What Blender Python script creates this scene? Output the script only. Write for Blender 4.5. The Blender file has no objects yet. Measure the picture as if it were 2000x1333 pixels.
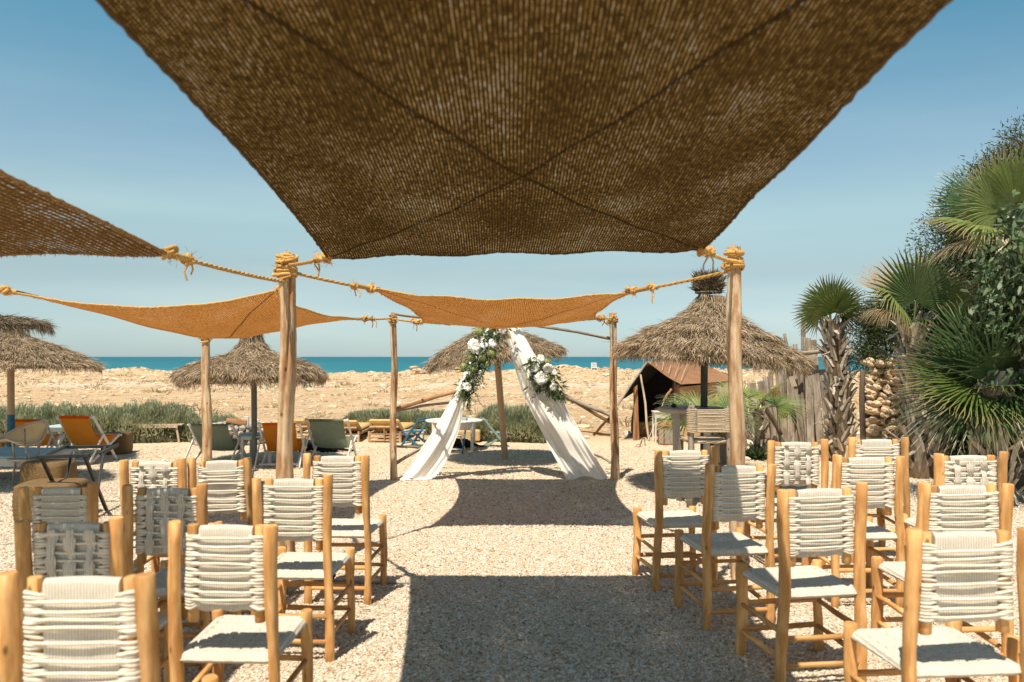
import bpy, math, random
import numpy as np
from math import sin, cos, pi, radians, sqrt, atan2

random.seed(7)
RNG = np.random.default_rng(11)
scene = bpy.context.scene
COL = scene.collection

# ------------------------------------------------------------------ camera, sky, sun, exposure
H = 1.6            # eye height
F = 1555.6         # focal length in pixels of a 2000 px wide picture (28 mm)
HZ = 697.0         # horizon row
cam_d = bpy.data.cameras.new('camera')
cam = bpy.data.objects.new('camera', cam_d); COL.objects.link(cam)
cam.location = (0, 0, H); cam.rotation_euler = (pi / 2, 0, 0)
cam_d.sensor_width = 36; cam_d.lens = 28
cam_d.shift_y = (HZ - 666.5) / 2000
cam_d.clip_start = .05; cam_d.clip_end = 40000
cam_d.dof.use_dof = True; cam_d.dof.focus_distance = 9.8; cam_d.dof.aperture_fstop = 2.8
scene.camera = cam

SUN = (0.17, 0.46, -1.0)                       # the way the light travels
world = bpy.data.worlds.new('World'); scene.world = world; world.use_nodes = True
wn = world.node_tree; wn.nodes.clear()
wo = wn.nodes.new('ShaderNodeOutputWorld'); bg = wn.nodes.new('ShaderNodeBackground')
sky = wn.nodes.new('ShaderNodeTexSky'); sky.sky_type = 'NISHITA'; sky.sun_disc = False
sky.sun_elevation = math.atan2(1, sqrt(SUN[0]**2 + SUN[1]**2)); sky.sun_rotation = atan2(-SUN[0], -SUN[1])
sky.air_density = 1.0; sky.dust_density = 0.25; sky.ozone_density = 1.0; sky.altitude = 0
tint = wn.nodes.new('ShaderNodeMix'); tint.data_type = 'RGBA'; tint.blend_type = 'MULTIPLY'; tint.inputs[0].default_value = 1
wtc = wn.nodes.new('ShaderNodeTexCoord'); wsp = wn.nodes.new('ShaderNodeSeparateXYZ'); wn.links.new(wtc.outputs['Generated'], wsp.inputs[0])
wrp = wn.nodes.new('ShaderNodeValToRGB'); wn.links.new(wsp.outputs[2], wrp.inputs[0])
wel = wrp.color_ramp.elements
for e_, c_ in ((.10, (.69, .70, .65)), (.17, (.99, .99, .79)), (.241, (.94, 1.0, .85)), (.36, (.56, .93, .84))):
    we_ = wel.new(e_); we_.color = (*c_, 1)
wel[0].position = .0; wel[0].color = (.46, .62, .86, 1); wel[-1].position = .62; wel[-1].color = (.66, .80, .66, 1)
wn.links.new(wrp.outputs[0], tint.inputs[7])
wn.links.new(sky.outputs[0], tint.inputs[6]); wn.links.new(tint.outputs[2], bg.inputs[0])
bg.inputs[1].default_value = 0.108
wns = wn.nodes.new('ShaderNodeTexNoise'); wmp = wn.nodes.new('ShaderNodeMapping'); wmp.inputs['Scale'].default_value = (1.2, 1.2, 9); wmp.inputs['Rotation'].default_value = (0, .12, 0)
wn.links.new(wtc.outputs['Generated'], wmp.inputs[0]); wn.links.new(wmp.outputs[0], wns.inputs['Vector']); wns.inputs['Scale'].default_value = 1.6; wns.inputs['Detail'].default_value = 5
wr2 = wn.nodes.new('ShaderNodeValToRGB'); wn.links.new(wns.outputs[0], wr2.inputs[0]); wr2.color_ramp.elements[0].position = .45; wr2.color_ramp.elements[0].color = (1, 1, 1, 1); wr2.color_ramp.elements[1].position = .72; wr2.color_ramp.elements[1].color = (1.16, 1.10, 1.05, 1)
wm2 = wn.nodes.new('ShaderNodeMix'); wm2.data_type = 'RGBA'; wm2.blend_type = 'MULTIPLY'; wm2.inputs[0].default_value = 1
wn.links.new(tint.outputs[2], wm2.inputs[6]); wn.links.new(wr2.outputs[0], wm2.inputs[7]); wn.links.new(wm2.outputs[2], bg.inputs[0])
wn.links.new(bg.outputs[0], wo.inputs[0])

sd = bpy.data.lights.new('sun', 'SUN'); sd.energy = 4.8; sd.angle = radians(0.5); sd.color = (1.0, 0.90, 0.75)
so = bpy.data.objects.new('sun', sd); COL.objects.link(so)
from mathutils import Vector, Matrix, Euler
so.rotation_euler = Vector(SUN).to_track_quat('-Z', 'Y').to_euler()
so.location = (-4, -2, 20)
scene.view_settings.view_transform = 'Standard'; scene.view_settings.look = 'None'
scene.view_settings.exposure = 0.42; scene.view_settings.gamma = 1.0
scene.view_settings.use_curve_mapping = False
scene.render.engine = 'CYCLES'
scene.cycles.max_bounces = 6; scene.cycles.transparent_max_bounces = 10
scene.cycles.use_denoising = True

# ------------------------------------------------------------------ placing
def P(px, py, d):                      # the point d metres away that stands at this place of the view
    return np.array([(px - 1000) / F * d, d, H + (HZ - py) / F * d])
def DEP(py, z=0.0):                    # distance of something at height z
    return (H - z) * F / (py - HZ)
def G(px, py):
    d = DEP(py); return np.array([(px - 1000) / F * d, d, 0.0])

# ------------------------------------------------------------------ mesh builder
class MB:
    def __init__(s): s.v = []; s.uv = []; s.r = []; s.f = []; s.fs = []; s.n = 0; s.sm = []
    def add(s, v, faces, uv=None, rnd=None, smooth=True):
        v = np.asarray(v, float).reshape(-1, 3); faces = np.asarray(faces, int)
        s.v.append(v); k = len(v)
        s.uv.append(np.zeros((k, 2)) if uv is None else np.asarray(uv, float).reshape(-1, 2))
        if rnd is None: rnd = random.random()
        s.r.append(np.broadcast_to(np.asarray(rnd, float), (k,)) if np.ndim(rnd) == 0 else np.asarray(rnd, float))
        s.f.append((faces + s.n).ravel()); s.fs.append(np.full(len(faces), faces.shape[1]))
        s.sm.append(np.full(len(faces), smooth)); s.n += k
    def mesh(s, name):
        me = bpy.data.meshes.new(name)
        if not s.v: return me
        v = np.concatenate(s.v); f = np.concatenate(s.f); fs = np.concatenate(s.fs)
        me.vertices.add(len(v)); me.vertices.foreach_set('co', v.astype(np.float32).ravel())
        me.loops.add(len(f)); me.loops.foreach_set('vertex_index', f.astype(np.int32))
        st = np.concatenate([[0], np.cumsum(fs)[:-1]])
        me.polygons.add(len(fs)); me.polygons.foreach_set('loop_start', st.astype(np.int32))
        me.polygons.foreach_set('loop_total', fs.astype(np.int32))
        me.polygons.foreach_set('use_smooth', np.concatenate(s.sm).astype(bool))
        uv = me.uv_layers.new(name='UVMap')
        uv.data.foreach_set('uv', np.concatenate(s.uv)[f].astype(np.float32).ravel())
        a = me.attributes.new('rnd', 'FLOAT', 'POINT')
        a.data.foreach_set('value', np.concatenate(s.r).astype(np.float32))
        me.update(calc_edges=True); me.validate()
        return me
    def build(s, name, m, parent=None, loc=None):
        me = s.mesh(name); me.materials.append(m)
        return put(name, me, parent, loc)

def put(name, me, parent=None, loc=None, rot=None, scale=None):
    o = bpy.data.objects.new(name, me); COL.objects.link(o)
    if parent is not None: o.parent = parent
    if loc is not None: o.location = loc
    if rot is not None: o.rotation_euler = rot
    if scale is not None: o.scale = scale
    return o
def tag(o, label=None, cat=None, group=None, kind=None):
    if label: o['label'] = label
    if cat: o['category'] = cat
    if group: o['group'] = group
    if kind: o['kind'] = kind
    return o
def thing(name, label, cat, loc=(0, 0, 0), rz=0, group=None):
    o = bpy.data.objects.new(name, None); COL.objects.link(o); o.empty_display_size = .2
    o.location = tuple(loc); o.rotation_euler = (0, 0, rz)
    return tag(o, label, cat, group)
def copy_tree(o, parent=None):
    kids = list(o.children); c = o.copy(); COL.objects.link(c); c.parent = parent
    for k in kids: copy_tree(k, c)
    return c

def nrm(a): a = np.asarray(a, float); return a / (np.linalg.norm(a) + 1e-12)
def frame_for(t, ref=None):
    t = nrm(t); r = np.array([0, 0, 1.]) if ref is None else ref
    if abs(np.dot(t, r)) > .95: r = np.array([0, 1., 0])
    a = nrm(np.cross(t, r)); b = np.cross(a, t); return a, b
def tube(mb, pts, rad, n=8, cap=True, wob=0, rnd=None, closed=False):
    pts = np.asarray(pts, float); m = len(pts); rad = np.broadcast_to(np.asarray(rad, float), (m,))
    V = []; UV = []; a = None; L = 0
    ang = np.arange(n) / n * 2 * pi
    ph = random.random() * 6
    for i in range(m):
        if closed: t = pts[(i + 1) % m] - pts[i - 1]
        else: t = pts[min(i + 1, m - 1)] - pts[max(i - 1, 0)]
        t = nrm(t)
        if a is None: a, b = frame_for(t)
        else: a = nrm(a - t * np.dot(a, t)); b = np.cross(t, a) * 1
        b = np.cross(t, a)
        if i: L += np.linalg.norm(pts[i] - pts[i - 1])
        rr = rad[i] * (1 + wob * np.sin(ang * 2 + ph + L * 3) + wob * .7 * np.sin(ang * 3 + ph * 2 - L * 7))
        V.append(pts[i] + np.outer(np.cos(ang) * rr, a) + np.outer(np.sin(ang) * rr, b))
        UV.append(np.stack([np.arange(n) / n * 2 * pi * rad.mean(), np.full(n, L)], 1))
    V = np.concatenate(V); UV = np.concatenate(UV)
    fs = []
    mm = m if closed else m - 1
    for i in range(mm):
        for k in range(n):
            k2 = (k + 1) % n; i2 = (i + 1) % m
            fs.append((i * n + k, i * n + k2, i2 * n + k2, i2 * n + k))
    rnd = random.random() if rnd is None else rnd
    mb.add(V, fs, UV, rnd)
    if cap and not closed:
        for i, c in ((0, pts[0]), (m - 1, pts[-1])):
            ring = V[i * n:(i + 1) * n]; c2 = c + (pts[0] - pts[1] if i == 0 else pts[-1] - pts[-2]) * 0
            vv = np.vstack([ring, c2[None]]); t = [(k, (k + 1) % n, n) if i else ((k + 1) % n, k, n) for k in range(n)]
            mb.add(vv, t, None, rnd, smooth=False)
def box(mb, c, s, R=None, rnd=None, bev=0.0):
    c = np.asarray(c, float); h = np.asarray(s, float) / 2
    b = min(bev, *(h * .8)) if bev else 0
    if not b:
        v = np.array([[x, y, z] for x in (-1, 1) for y in (-1, 1) for z in (-1, 1)]) * h
        f = [(0, 1, 3, 2), (4, 6, 7, 5), (0, 4, 5, 1), (2, 3, 7, 6), (0, 2, 6, 4), (1, 5, 7, 3)]
        if R is not None: v = v @ np.asarray(R).T
        mb.add(v + c, f, np.stack([v[:, 0] + v[:, 1], v[:, 2]], 1), rnd, smooth=False); return
    v = []; idx = {}
    for x in (-1, 1):
        for y in (-1, 1):
            for z in (-1, 1):
                for ax in range(3):
                    p = np.array([x, y, z]) * (h - b); p[ax] += b * (x, y, z)[ax]
                    idx[(x, y, z, ax)] = len(v); v.append(p)
    v = np.array(v); q = []; t = []
    for ax in range(3):
        o = [i for i in range(3) if i != ax]
        for s_ in (-1, 1):
            loop = []
            for a_, b_ in ((-1, -1), (1, -1), (1, 1), (-1, 1)):
                k = [0, 0, 0]; k[ax] = s_; k[o[0]] = a_; k[o[1]] = b_; loop.append(idx[(*k, ax)])
            if (s_ > 0) == (ax == 1): loop = loop[::-1]
            q.append(loop)
    for ax in range(3):
        o = [i for i in range(3) if i != ax]
        for a_ in (-1, 1):
            for b_ in (-1, 1):
                k0 = [0, 0, 0]; k0[o[0]] = a_; k0[o[1]] = b_; k1 = list(k0); k0[ax] = -1; k1[ax] = 1
                q.append([idx[(*k0, o[0])], idx[(*k1, o[0])], idx[(*k1, o[1])], idx[(*k0, o[1])]])
    for x in (-1, 1):
        for y in (-1, 1):
            for z in (-1, 1): t.append([idx[(x, y, z, a)] for a in range(3)])
    # fix winding by outwardness
    def fix(L):
        out = []
        for f in L:
            p = v[list(f)]; nn = np.cross(p[1] - p[0], p[2] - p[0])
            out.append(f if np.dot(nn, p.mean(0)) > 0 else f[::-1])
        return out
    q = fix(q); t = fix(t)
    vv = v if R is None else v @ np.asarray(R).T
    uv = np.stack([v[:, 0] + v[:, 1], v[:, 2]], 1); rnd = random.random() if rnd is None else rnd
    mb.add(vv + c, q, uv, rnd, smooth=False); mb.add(vv + c, t, uv, rnd, smooth=False)
def beam(mb, p0, p1, w, t, up=None, bev=.003, rnd=None):
    p0 = np.asarray(p0, float); p1 = np.asarray(p1, float); d = p1 - p0; L = np.linalg.norm(d)
    a, b = frame_for(d, up); R = np.stack([a, b, d / L], 1)
    box(mb, (p0 + p1) / 2, (w, t, L), R, rnd, bev)
def rotz(a): return np.array([[cos(a), -sin(a), 0], [sin(a), cos(a), 0], [0, 0, 1]])
def log(mb, p0, p1, r0, r1=None, n=10, seg=8, wob=.05, bend=.01, rnd=None):
    p0 = np.asarray(p0, float); p1 = np.asarray(p1, float); r1 = r0 if r1 is None else r1
    t = np.linspace(0, 1, seg); a, b = frame_for(p1 - p0); ph = random.random() * 6
    pts = p0 + np.outer(t, p1 - p0) + np.outer(np.sin(t * 5 + ph) * bend * np.sin(pi * t), a) + np.outer(np.cos(t * 4 + ph) * bend * np.sin(pi * t), b)
    rad = (r0 + (r1 - r0) * t) * (1 + RNG.normal(0, wob * .5, seg))
    # rounded ends
    e = (p1 - p0) / np.linalg.norm(p1 - p0)
    pts = np.vstack([pts[:1], pts[:1] + e * r0 * .15, pts[1:-1], pts[-1:] - e * r1 * .15, pts[-1:]])
    rad = np.concatenate([[r0 * .86, r0], rad[1:-1], [r1, r1 * .86]])
    tube(mb, pts, rad, n, True, wob, rnd)
def blades(mb, B, D, L, W, bend=None, side=None, rnd=None):
    """many tapered two-segment blades: base B, direction D, length L, width W, bend = tip offset"""
    B = np.asarray(B, float); N = len(B); D = np.asarray(D, float); D = D / (np.linalg.norm(D, axis=1, keepdims=True) + 1e-9)
    L = np.broadcast_to(L, (N,))[:, None]; W = np.broadcast_to(W, (N,))[:, None]
    if side is None: side = RNG.normal(size=(N, 3))
    S = np.cross(D, side); S /= (np.linalg.norm(S, axis=1, keepdims=True) + 1e-9)
    if bend is None: bend = np.zeros((N, 3))
    m = B + D * L * .5 + bend * .25; t = B + D * L + bend
    V = np.stack([B - S * W * .35, B + S * W * .35, m + S * W * .5, m - S * W * .5, t], 1).reshape(-1, 3)
    k = np.arange(N)[:, None] * 5
    uv = np.tile(np.array([[0, 0], [1, 0], [1, .5], [0, .5], [.5, 1]], float), (N, 1))
    if rnd is None: rnd = RNG.random(N)
    r = np.repeat(rnd, 5)
    q = k + np.array([[0, 1, 2, 3]]); t3 = k + np.array([[3, 2, 4]])
    off = mb.n
    mb.add(V, q, uv, r, smooth=False)
    mb.f.append((t3 + off).ravel()); mb.fs.append(np.full(N, 3)); mb.sm.append(np.full(N, False))
def rock_geo(mb, c, s, R=None, sub=1, rough=.22, rnd=None, flat=1.0):
    v, f = ICO[sub]
    ph = RNG.random(6) * 6
    k = 1 + rough * (np.sin(v[:, 0] * 2.3 + ph[0]) * np.sin(v[:, 1] * 2.9 + ph[1]) + .6 * np.sin(v[:, 2] * 4.1 + ph[2] + v[:, 0] * 3) + .4 * RNG.normal(size=len(v)) * .5)
    p = v * k[:, None] * np.asarray(s) 
    if R is None: R = rotz(RNG.random() * 6.28)
    p = p @ R.T
    mb.add(p + np.asarray(c), f, v[:, :2], rnd, smooth=False)
def make_ico():
    t = (1 + 5**.5) / 2
    v = np.array([[-1, t, 0], [1, t, 0], [-1, -t, 0], [1, -t, 0], [0, -1, t], [0, 1, t], [0, -1, -t], [0, 1, -t], [t, 0, -1], [t, 0, 1], [-t, 0, -1], [-t, 0, 1]], float)
    v /= np.linalg.norm(v[0])
    f = [(0, 11, 5), (0, 5, 1), (0, 1, 7), (0, 7, 10), (0, 10, 11), (1, 5, 9), (5, 11, 4), (11, 10, 2), (10, 7, 6), (7, 1, 8), (3, 9, 4), (3, 4, 2), (3, 2, 6), (3, 6, 8), (3, 8, 9), (4, 9, 5), (2, 4, 11), (6, 2, 10), (8, 6, 7), (9, 8, 1)]
    out = [(v, np.array(f))]
    for _ in range(3):
        v = list(map(tuple, v)); cache = {}; nf = []
        def mid(a, b):
            k = (min(a, b), max(a, b))
            if k not in cache:
                m = (np.array(v[a]) + np.array(v[b])); m /= np.linalg.norm(m); cache[k] = len(v); v.append(tuple(m))
            return cache[k]
        for a, b, c in f:
            x, y, z = mid(a, b), mid(b, c), mid(c, a); nf += [(a, x, z), (b, y, x), (c, z, y), (x, y, z)]
        f = nf; v = np.array(v); out.append((v, np.array(f)))
    return out
ICO = make_ico()
def lathe(mb, prof, n=24, c=(0, 0, 0), rnd=None, wob=0):
    prof = np.asarray(prof, float); m = len(prof); a = np.arange(n) / n * 2 * pi
    w = 1 + wob * np.sin(a * 3 + 1) + wob * .6 * np.sin(a * 5)
    V = np.stack([np.outer(prof[:, 0], np.cos(a) * w), np.outer(prof[:, 0], np.sin(a) * w), np.repeat(prof[:, 1:2], n, 1)], 2).reshape(-1, 3)
    f = [(i * n + k, i * n + (k + 1) % n, (i + 1) * n + (k + 1) % n, (i + 1) * n + k) for i in range(m - 1) for k in range(n)]
    uv = np.stack([np.tile(np.arange(n) / n, m), np.repeat(prof[:, 1], n)], 1)
    mb.add(V + np.asarray(c), f, uv, rnd)

# ------------------------------------------------------------------ materials
def nd(nt, t, **kw):
    n = nt.nodes.new(t)
    for k, v in kw.items(): setattr(n, k, v)
    return n
def base_mat(name):
    m = bpy.data.materials.new(name); m.use_nodes = True; nt = m.node_tree; nt.nodes.clear()
    out = nd(nt, 'ShaderNodeOutputMaterial'); b = nd(nt, 'ShaderNodeBsdfPrincipled'); nt.links.new(b.outputs[0], out.inputs[0])
    return m, nt, b, out
def ramp(nt, src, stops):
    r = nd(nt, 'ShaderNodeValToRGB'); el = r.color_ramp.elements
    while len(el) < len(stops): el.new(.5)
    for e, (p, c) in zip(el, stops): e.position = p; e.color = (*c, 1)
    nt.links.new(src, r.inputs[0]); return r.outputs[0]
def coords(nt, kind, scale):
    tc = nd(nt, 'ShaderNodeTexCoord'); mp = nd(nt, 'ShaderNodeMapping'); mp.inputs['Scale'].default_value = scale
    nt.links.new(tc.outputs[kind], mp.inputs[0]); return mp.outputs[0]
def noise(nt, co, scale=1, detail=4, rough=.6):
    n = nd(nt, 'ShaderNodeTexNoise'); n.inputs['Scale'].default_value = scale; n.inputs['Detail'].default_value = detail
    n.inputs['Roughness'].default_value = rough; nt.links.new(co, n.inputs['Vector']); return n.outputs[0]
def mixc(nt, f, a, b, mode='MIX'):
    m = nd(nt, 'ShaderNodeMix', data_type='RGBA', blend_type=mode)
    for i, x in ((0, f), (6, a), (7, b)):
        if isinstance(x, (int, float)): m.inputs[i].default_value = x
        elif isinstance(x, tuple): m.inputs[i].default_value = (*x, 1)
        else: nt.links.new(x, m.inputs[i])
    return m.outputs[2]
def mth(nt, op, a, b=None, c=None):
    m = nd(nt, 'ShaderNodeMath', operation=op)
    for i, x in enumerate((a, b, c)):
        if x is None: continue
        if isinstance(x, (int, float)): m.inputs[i].default_value = x
        else: nt.links.new(x, m.inputs[i])
    return m.outputs[0]
def attr(nt, name='rnd'):
    a = nd(nt, 'ShaderNodeAttribute'); a.attribute_name = name; return a.outputs['Fac']
def bump(nt, b, h, strength=.4, dist=.01):
    n = nd(nt, 'ShaderNodeBump'); n.inputs['Strength'].default_value = strength; n.inputs['Distance'].default_value = dist
    nt.links.new(h, n.inputs['Height']); nt.links.new(n.outputs[0], b.inputs['Normal'])
def simple(name, c1, c2, scale=(20, 20, 20), rough=.8, bs=.3, bd=.005, kind='Object', detail=4, var=.25, spec=.3, metal=0, trans=0):
    m, nt, b, out = base_mat(name)
    co = coords(nt, kind, scale); n = noise(nt, co, 1, detail)
    c = ramp(nt, n, [(.32, c1), (.68, c2)])
    r = attr(nt); c = mixc(nt, 1.0, c, ramp(nt, r, [(0, (1 - var,) * 3), (1, (1 + var * .25,) * 3)]), 'MULTIPLY')
    nt.links.new(c, b.inputs['Base Color'])
    b.inputs['Roughness'].default_value = rough; b.inputs['Specular IOR Level'].default_value = spec; b.inputs['Metallic'].default_value = metal
    if bs: bump(nt, b, n, bs, bd)
    if trans:
        t = nd(nt, 'ShaderNodeBsdfTranslucent'); nt.links.new(c, t.inputs[0]); mx = nd(nt, 'ShaderNodeMixShader'); mx.inputs[0].default_value = trans
        nt.links.new(b.outputs[0], mx.inputs[1]); nt.links.new(t.outputs[0], mx.inputs[2]); nt.links.new(mx.outputs[0], out.inputs[0])
    return m
def wood(name, c1, c2, c3, su=60, sv=3, rough=.6, knots=True, var=.2):
    m, nt, b, out = base_mat(name)
    co = coords(nt, 'UV', (su, sv, 1))
    r = attr(nt)
    ad = nd(nt, 'ShaderNodeVectorMath', operation='ADD'); cb = nd(nt, 'ShaderNodeCombineXYZ'); nt.links.new(mth(nt, 'MULTIPLY', r, 37), cb.inputs[2])
    nt.links.new(cb.outputs[0], ad.inputs[1]); nt.links.new(co, ad.inputs[0])
    n = noise(nt, ad.outputs[0], 1, 5, .65); c = ramp(nt, n, [(.3, c3), (.45, c1), (.65, c2)])
    co2 = coords(nt, 'UV', (14, 3.5, 1)); ad2 = nd(nt, 'ShaderNodeVectorMath', operation='ADD'); nt.links.new(cb.outputs[0], ad2.inputs[1]); nt.links.new(co2, ad2.inputs[0])
    n2 = noise(nt, ad2.outputs[0], 1, 3)
    c = mixc(nt, ramp(nt, n2, [(.42, (0, 0, 0)), (.60, (.75,) * 3)]), c, c3)
    if knots:
        vo = nd(nt, 'ShaderNodeTexVoronoi'); vo.inputs['Scale'].default_value = 1
        co3 = coords(nt, 'UV', (16, 7, 1)); ad3 = nd(nt, 'ShaderNodeVectorMath', operation='ADD'); nt.links.new(cb.outputs[0], ad3.inputs[1]); nt.links.new(co3, ad3.inputs[0])
        nt.links.new(ad3.outputs[0], vo.inputs['Vector'])
        c = mixc(nt, ramp(nt, vo.outputs['Distance'], [(.08, (.8,) * 3), (.15, (0, 0, 0))]), c, tuple(x * .25 for x in c3))
    c = mixc(nt, 1.0, c, ramp(nt, r, [(0, (1 - var,) * 3), (1, (1.05,) * 3)]), 'MULTIPLY')
    nt.links.new(c, b.inputs['Base Color']); b.inputs['Roughness'].default_value = rough; b.inputs['Specular IOR Level'].default_value = .25
    bump(nt, b, n, .5, .004); return m

def sail_mat(name, c1, c2, trans, open_, pu=.022, pv=.020, thin_c=(.46, .30, .14), hole_k=.55):
    """coarse jute netting: ribs run along the cloth, small holes open between them"""
    m, nt, b, out = base_mat(name)
    tc = nd(nt, 'ShaderNodeTexCoord'); sp = nd(nt, 'ShaderNodeSeparateXYZ'); nt.links.new(tc.outputs['UV'], sp.inputs[0])
    wob = noise(nt, coords(nt, 'UV', (3, 3, 1)), 1, 3)
    wob2 = noise(nt, coords(nt, 'UV', (45, 45, 1)), 1, 3, .7)
    u = mth(nt, 'ADD', mth(nt, 'MULTIPLY', sp.outputs[0], 2 * pi / pu), mth(nt, 'MULTIPLY', wob, 5))
    v = mth(nt, 'ADD', mth(nt, 'MULTIPLY', sp.outputs[1], 2 * pi / pv), mth(nt, 'MULTIPLY', wob2, 7))
    su = mth(nt, 'SINE', u); sv = mth(nt, 'SINE', v)
    big = noise(nt, coords(nt, 'UV', (2.2, 1.3, 1)), 1, 4, .65)
    fine = noise(nt, coords(nt, 'UV', (60, 22, 1)), 1, 3, .7)
    hgt = mth(nt, 'ADD', mth(nt, 'MULTIPLY', su, .60), mth(nt, 'MULTIPLY', sv, .3))
    tot = mth(nt, 'ADD', hgt, mth(nt, 'ADD', mth(nt, 'MULTIPLY', mth(nt, 'SUBTRACT', big, .5), 1.7), mth(nt, 'MULTIPLY', mth(nt, 'SUBTRACT', fine, .5), 2.2)))
    hole = mth(nt, 'MULTIPLY', mth(nt, 'SUBTRACT', tot, 1 - open_), 5.0)
    hole = mth(nt, 'MULTIPLY', nd_clamp(nt, hole), hole_k)
    col = ramp(nt, fine, [(.3, c1), (.7, c2)])
    col = mixc(nt, ramp(nt, big, [(.35, (0, 0, 0)), (.7, (.5,) * 3)]), col, c1)
    nt.links.new(col, b.inputs['Base Color']); b.inputs['Roughness'].default_value = .95; b.inputs['Specular IOR Level'].default_value = .05
    bump(nt, b, mth(nt, 'MULTIPLY', tot, -1), .9, .006)
    t = nd(nt, 'ShaderNodeBsdfTranslucent'); thin = nd_clamp(nt, mth(nt, 'MULTIPLY', mth(nt, 'SUBTRACT', tot, 1 - open_ - .45), 2.2))
    nt.links.new(mixc(nt, thin, mixc(nt, 1.0, col, (1.0, .86, .62), 'MULTIPLY'), thin_c), t.inputs[0])
    mx = nd(nt, 'ShaderNodeMixShader'); mx.inputs[0].default_value = trans
    thick = nd_clamp(nt, mth(nt, 'ADD', mth(nt, 'MULTIPLY', tot, .55), .5))      # thin yarn lets more through
    nt.links.new(mth(nt, 'MULTIPLY', thick, trans * 1.7), mx.inputs[0])
    nt.links.new(b.outputs[0], mx.inputs[1]); nt.links.new(t.outputs[0], mx.inputs[2])
    tr = nd(nt, 'ShaderNodeBsdfTransparent'); m2 = nd(nt, 'ShaderNodeMixShader'); nt.links.new(hole, m2.inputs[0])
    nt.links.new(mx.outputs[0], m2.inputs[1]); nt.links.new(tr.outputs[0], m2.inputs[2]); nt.links.new(m2.outputs[0], out.inputs[0])
    return m
def nd_clamp(nt, x):
    c = nd(nt, 'ShaderNodeClamp'); nt.links.new(x, c.inputs[0]); return c.outputs[0]
def leaf_mat(name, c1, c2, tip=None, trans=.25, rough=.5):
    m, nt, b, out = base_mat(name)
    r = attr(nt); c = ramp(nt, r, [(0, c1), (1, c2)])
    if tip:
        tc = nd(nt, 'ShaderNodeTexCoord'); sp = nd(nt, 'ShaderNodeSeparateXYZ'); nt.links.new(tc.outputs['UV'], sp.inputs[0])
        c = mixc(nt, ramp(nt, sp.outputs[1], [(tip[1], (0, 0, 0)), (1, (1, 1, 1))]), c, tip[0])
    n = noise(nt, coords(nt, 'Object', (40, 40, 40)), 1, 2)
    c = mixc(nt, 1.0, c, ramp(nt, n, [(.3, (.8,) * 3), (.7, (1.1,) * 3)]), 'MULTIPLY')
    nt.links.new(c, b.inputs['Base Color']); b.inputs['Roughness'].default_value = rough; b.inputs['Specular IOR Level'].default_value = .35
    t = nd(nt, 'ShaderNodeBsdfTranslucent'); nt.links.new(c, t.inputs[0]); mx = nd(nt, 'ShaderNodeMixShader'); mx.inputs[0].default_value = trans
    nt.links.new(b.outputs[0], mx.inputs[1]); nt.links.new(t.outputs[0], mx.inputs[2]); nt.links.new(mx.outputs[0], out.inputs[0])
    return m

M = {}
M['chair_wood'] = wood('chair_wood', (.80, .44, .16), (.88, .55, .25), (.50, .22, .065), 45, 3.5, .62, var=.34)
M['pole_wood'] = wood('pole_wood', (.60, .41, .24), (.78, .61, .41), (.34, .15, .055), 42, 1.3, .85)
M['grey_wood'] = wood('grey_wood', (.38, .31, .24), (.50, .43, .35), (.20, .15, .11), 40, 2.0, .85)
M['brown_wood'] = wood('brown_wood', (.42, .22, .10), (.55, .32, .16), (.22, .10, .05), 40, 2.0, .8)
M['dark_pole'] = simple('dark_pole', (.06, .06, .055), (.09, .085, .08), rough=.7)
M['grey_pole'] = simple('grey_pole', (.13, .14, .13), (.20, .20, .18), rough=.7)
M['tan_pole'] = simple('tan_pole', (.50, .34, .22), (.58, .41, .27), rough=.7)
M['blue_paint'] = simple('blue_paint', (.02, .12, .20), (.04, .18, .27), rough=.6)
M['cord'] = simple('cotton_cord', (.72, .64, .52), (.84, .775, .66), (90, 90, 90), .9, .5, .003, var=.06)
M['cloth_panel'] = None
M['rope'] = simple('jute_rope', (.56, .30, .085), (.72, .43, .15), (120, 120, 120), .95, .8, .004, var=.3)
M['white_paint'] = simple('white_paint', (.66, .61, .53), (.78, .74, .67), (14, 14, 14), .6, .15, .002, var=.08)
M['pale_blue_paint'] = simple('pale_blue_paint', (.30, .46, .50), (.46, .58, .60), (9, 9, 9), .6, .15, .002, var=.08)
M['bleached_wood'] = wood('bleached_wood', (.58, .46, .33), (.70, .58, .45), (.40, .29, .19), 40, 2.5, .8)
M['lounger_wood'] = wood('lounger_wood', (.56, .38, .22), (.68, .50, .31), (.40, .25, .13), 40, 2.5, .8)
M['black_wood'] = simple('black_painted_wood', (.012, .014, .016), (.03, .032, .034), rough=.45, var=.1)
M['orange_canvas'] = simple('orange_canvas', (.92, .27, .022), (.98, .32, .035), (6, 6, 6), .85, .1, .002, trans=.80, var=.05)
M['green_canvas'] = simple('green_canvas', (.21, .24, .16), (.26, .29, .20), (6, 6, 6), .85, .1, .002, trans=.5, var=.05)
M['beige_canvas'] = simple('beige_canvas', (.66, .46, .24), (.74, .55, .32), (6, 6, 6), .85, .1, .002, trans=.35, var=.05)
M['yellow_cushion'] = simple('ochre_cushion', (.58, .36, .13), (.68, .45, .19), (12, 12, 12), .9, .3, .01, var=.1)
M['straw'] = simple('straw', (.36, .255, .155), (.66, .51, .345), (7, 7, 16), .95, 0, var=.7, trans=.15)
M['straw_core'] = simple('straw_core', (.11, .08, .05), (.20, .15, .095), (30, 30, 6), .95, .8, .02)
M['dark_straw'] = simple('darkened_straw', (.16, .125, .08), (.28, .22, .15), (20, 20, 20), .95, 0, var=.5)  # darker straw for tufts; also holds the left-edge parasol's underside shade
M['linen'] = None
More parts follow.
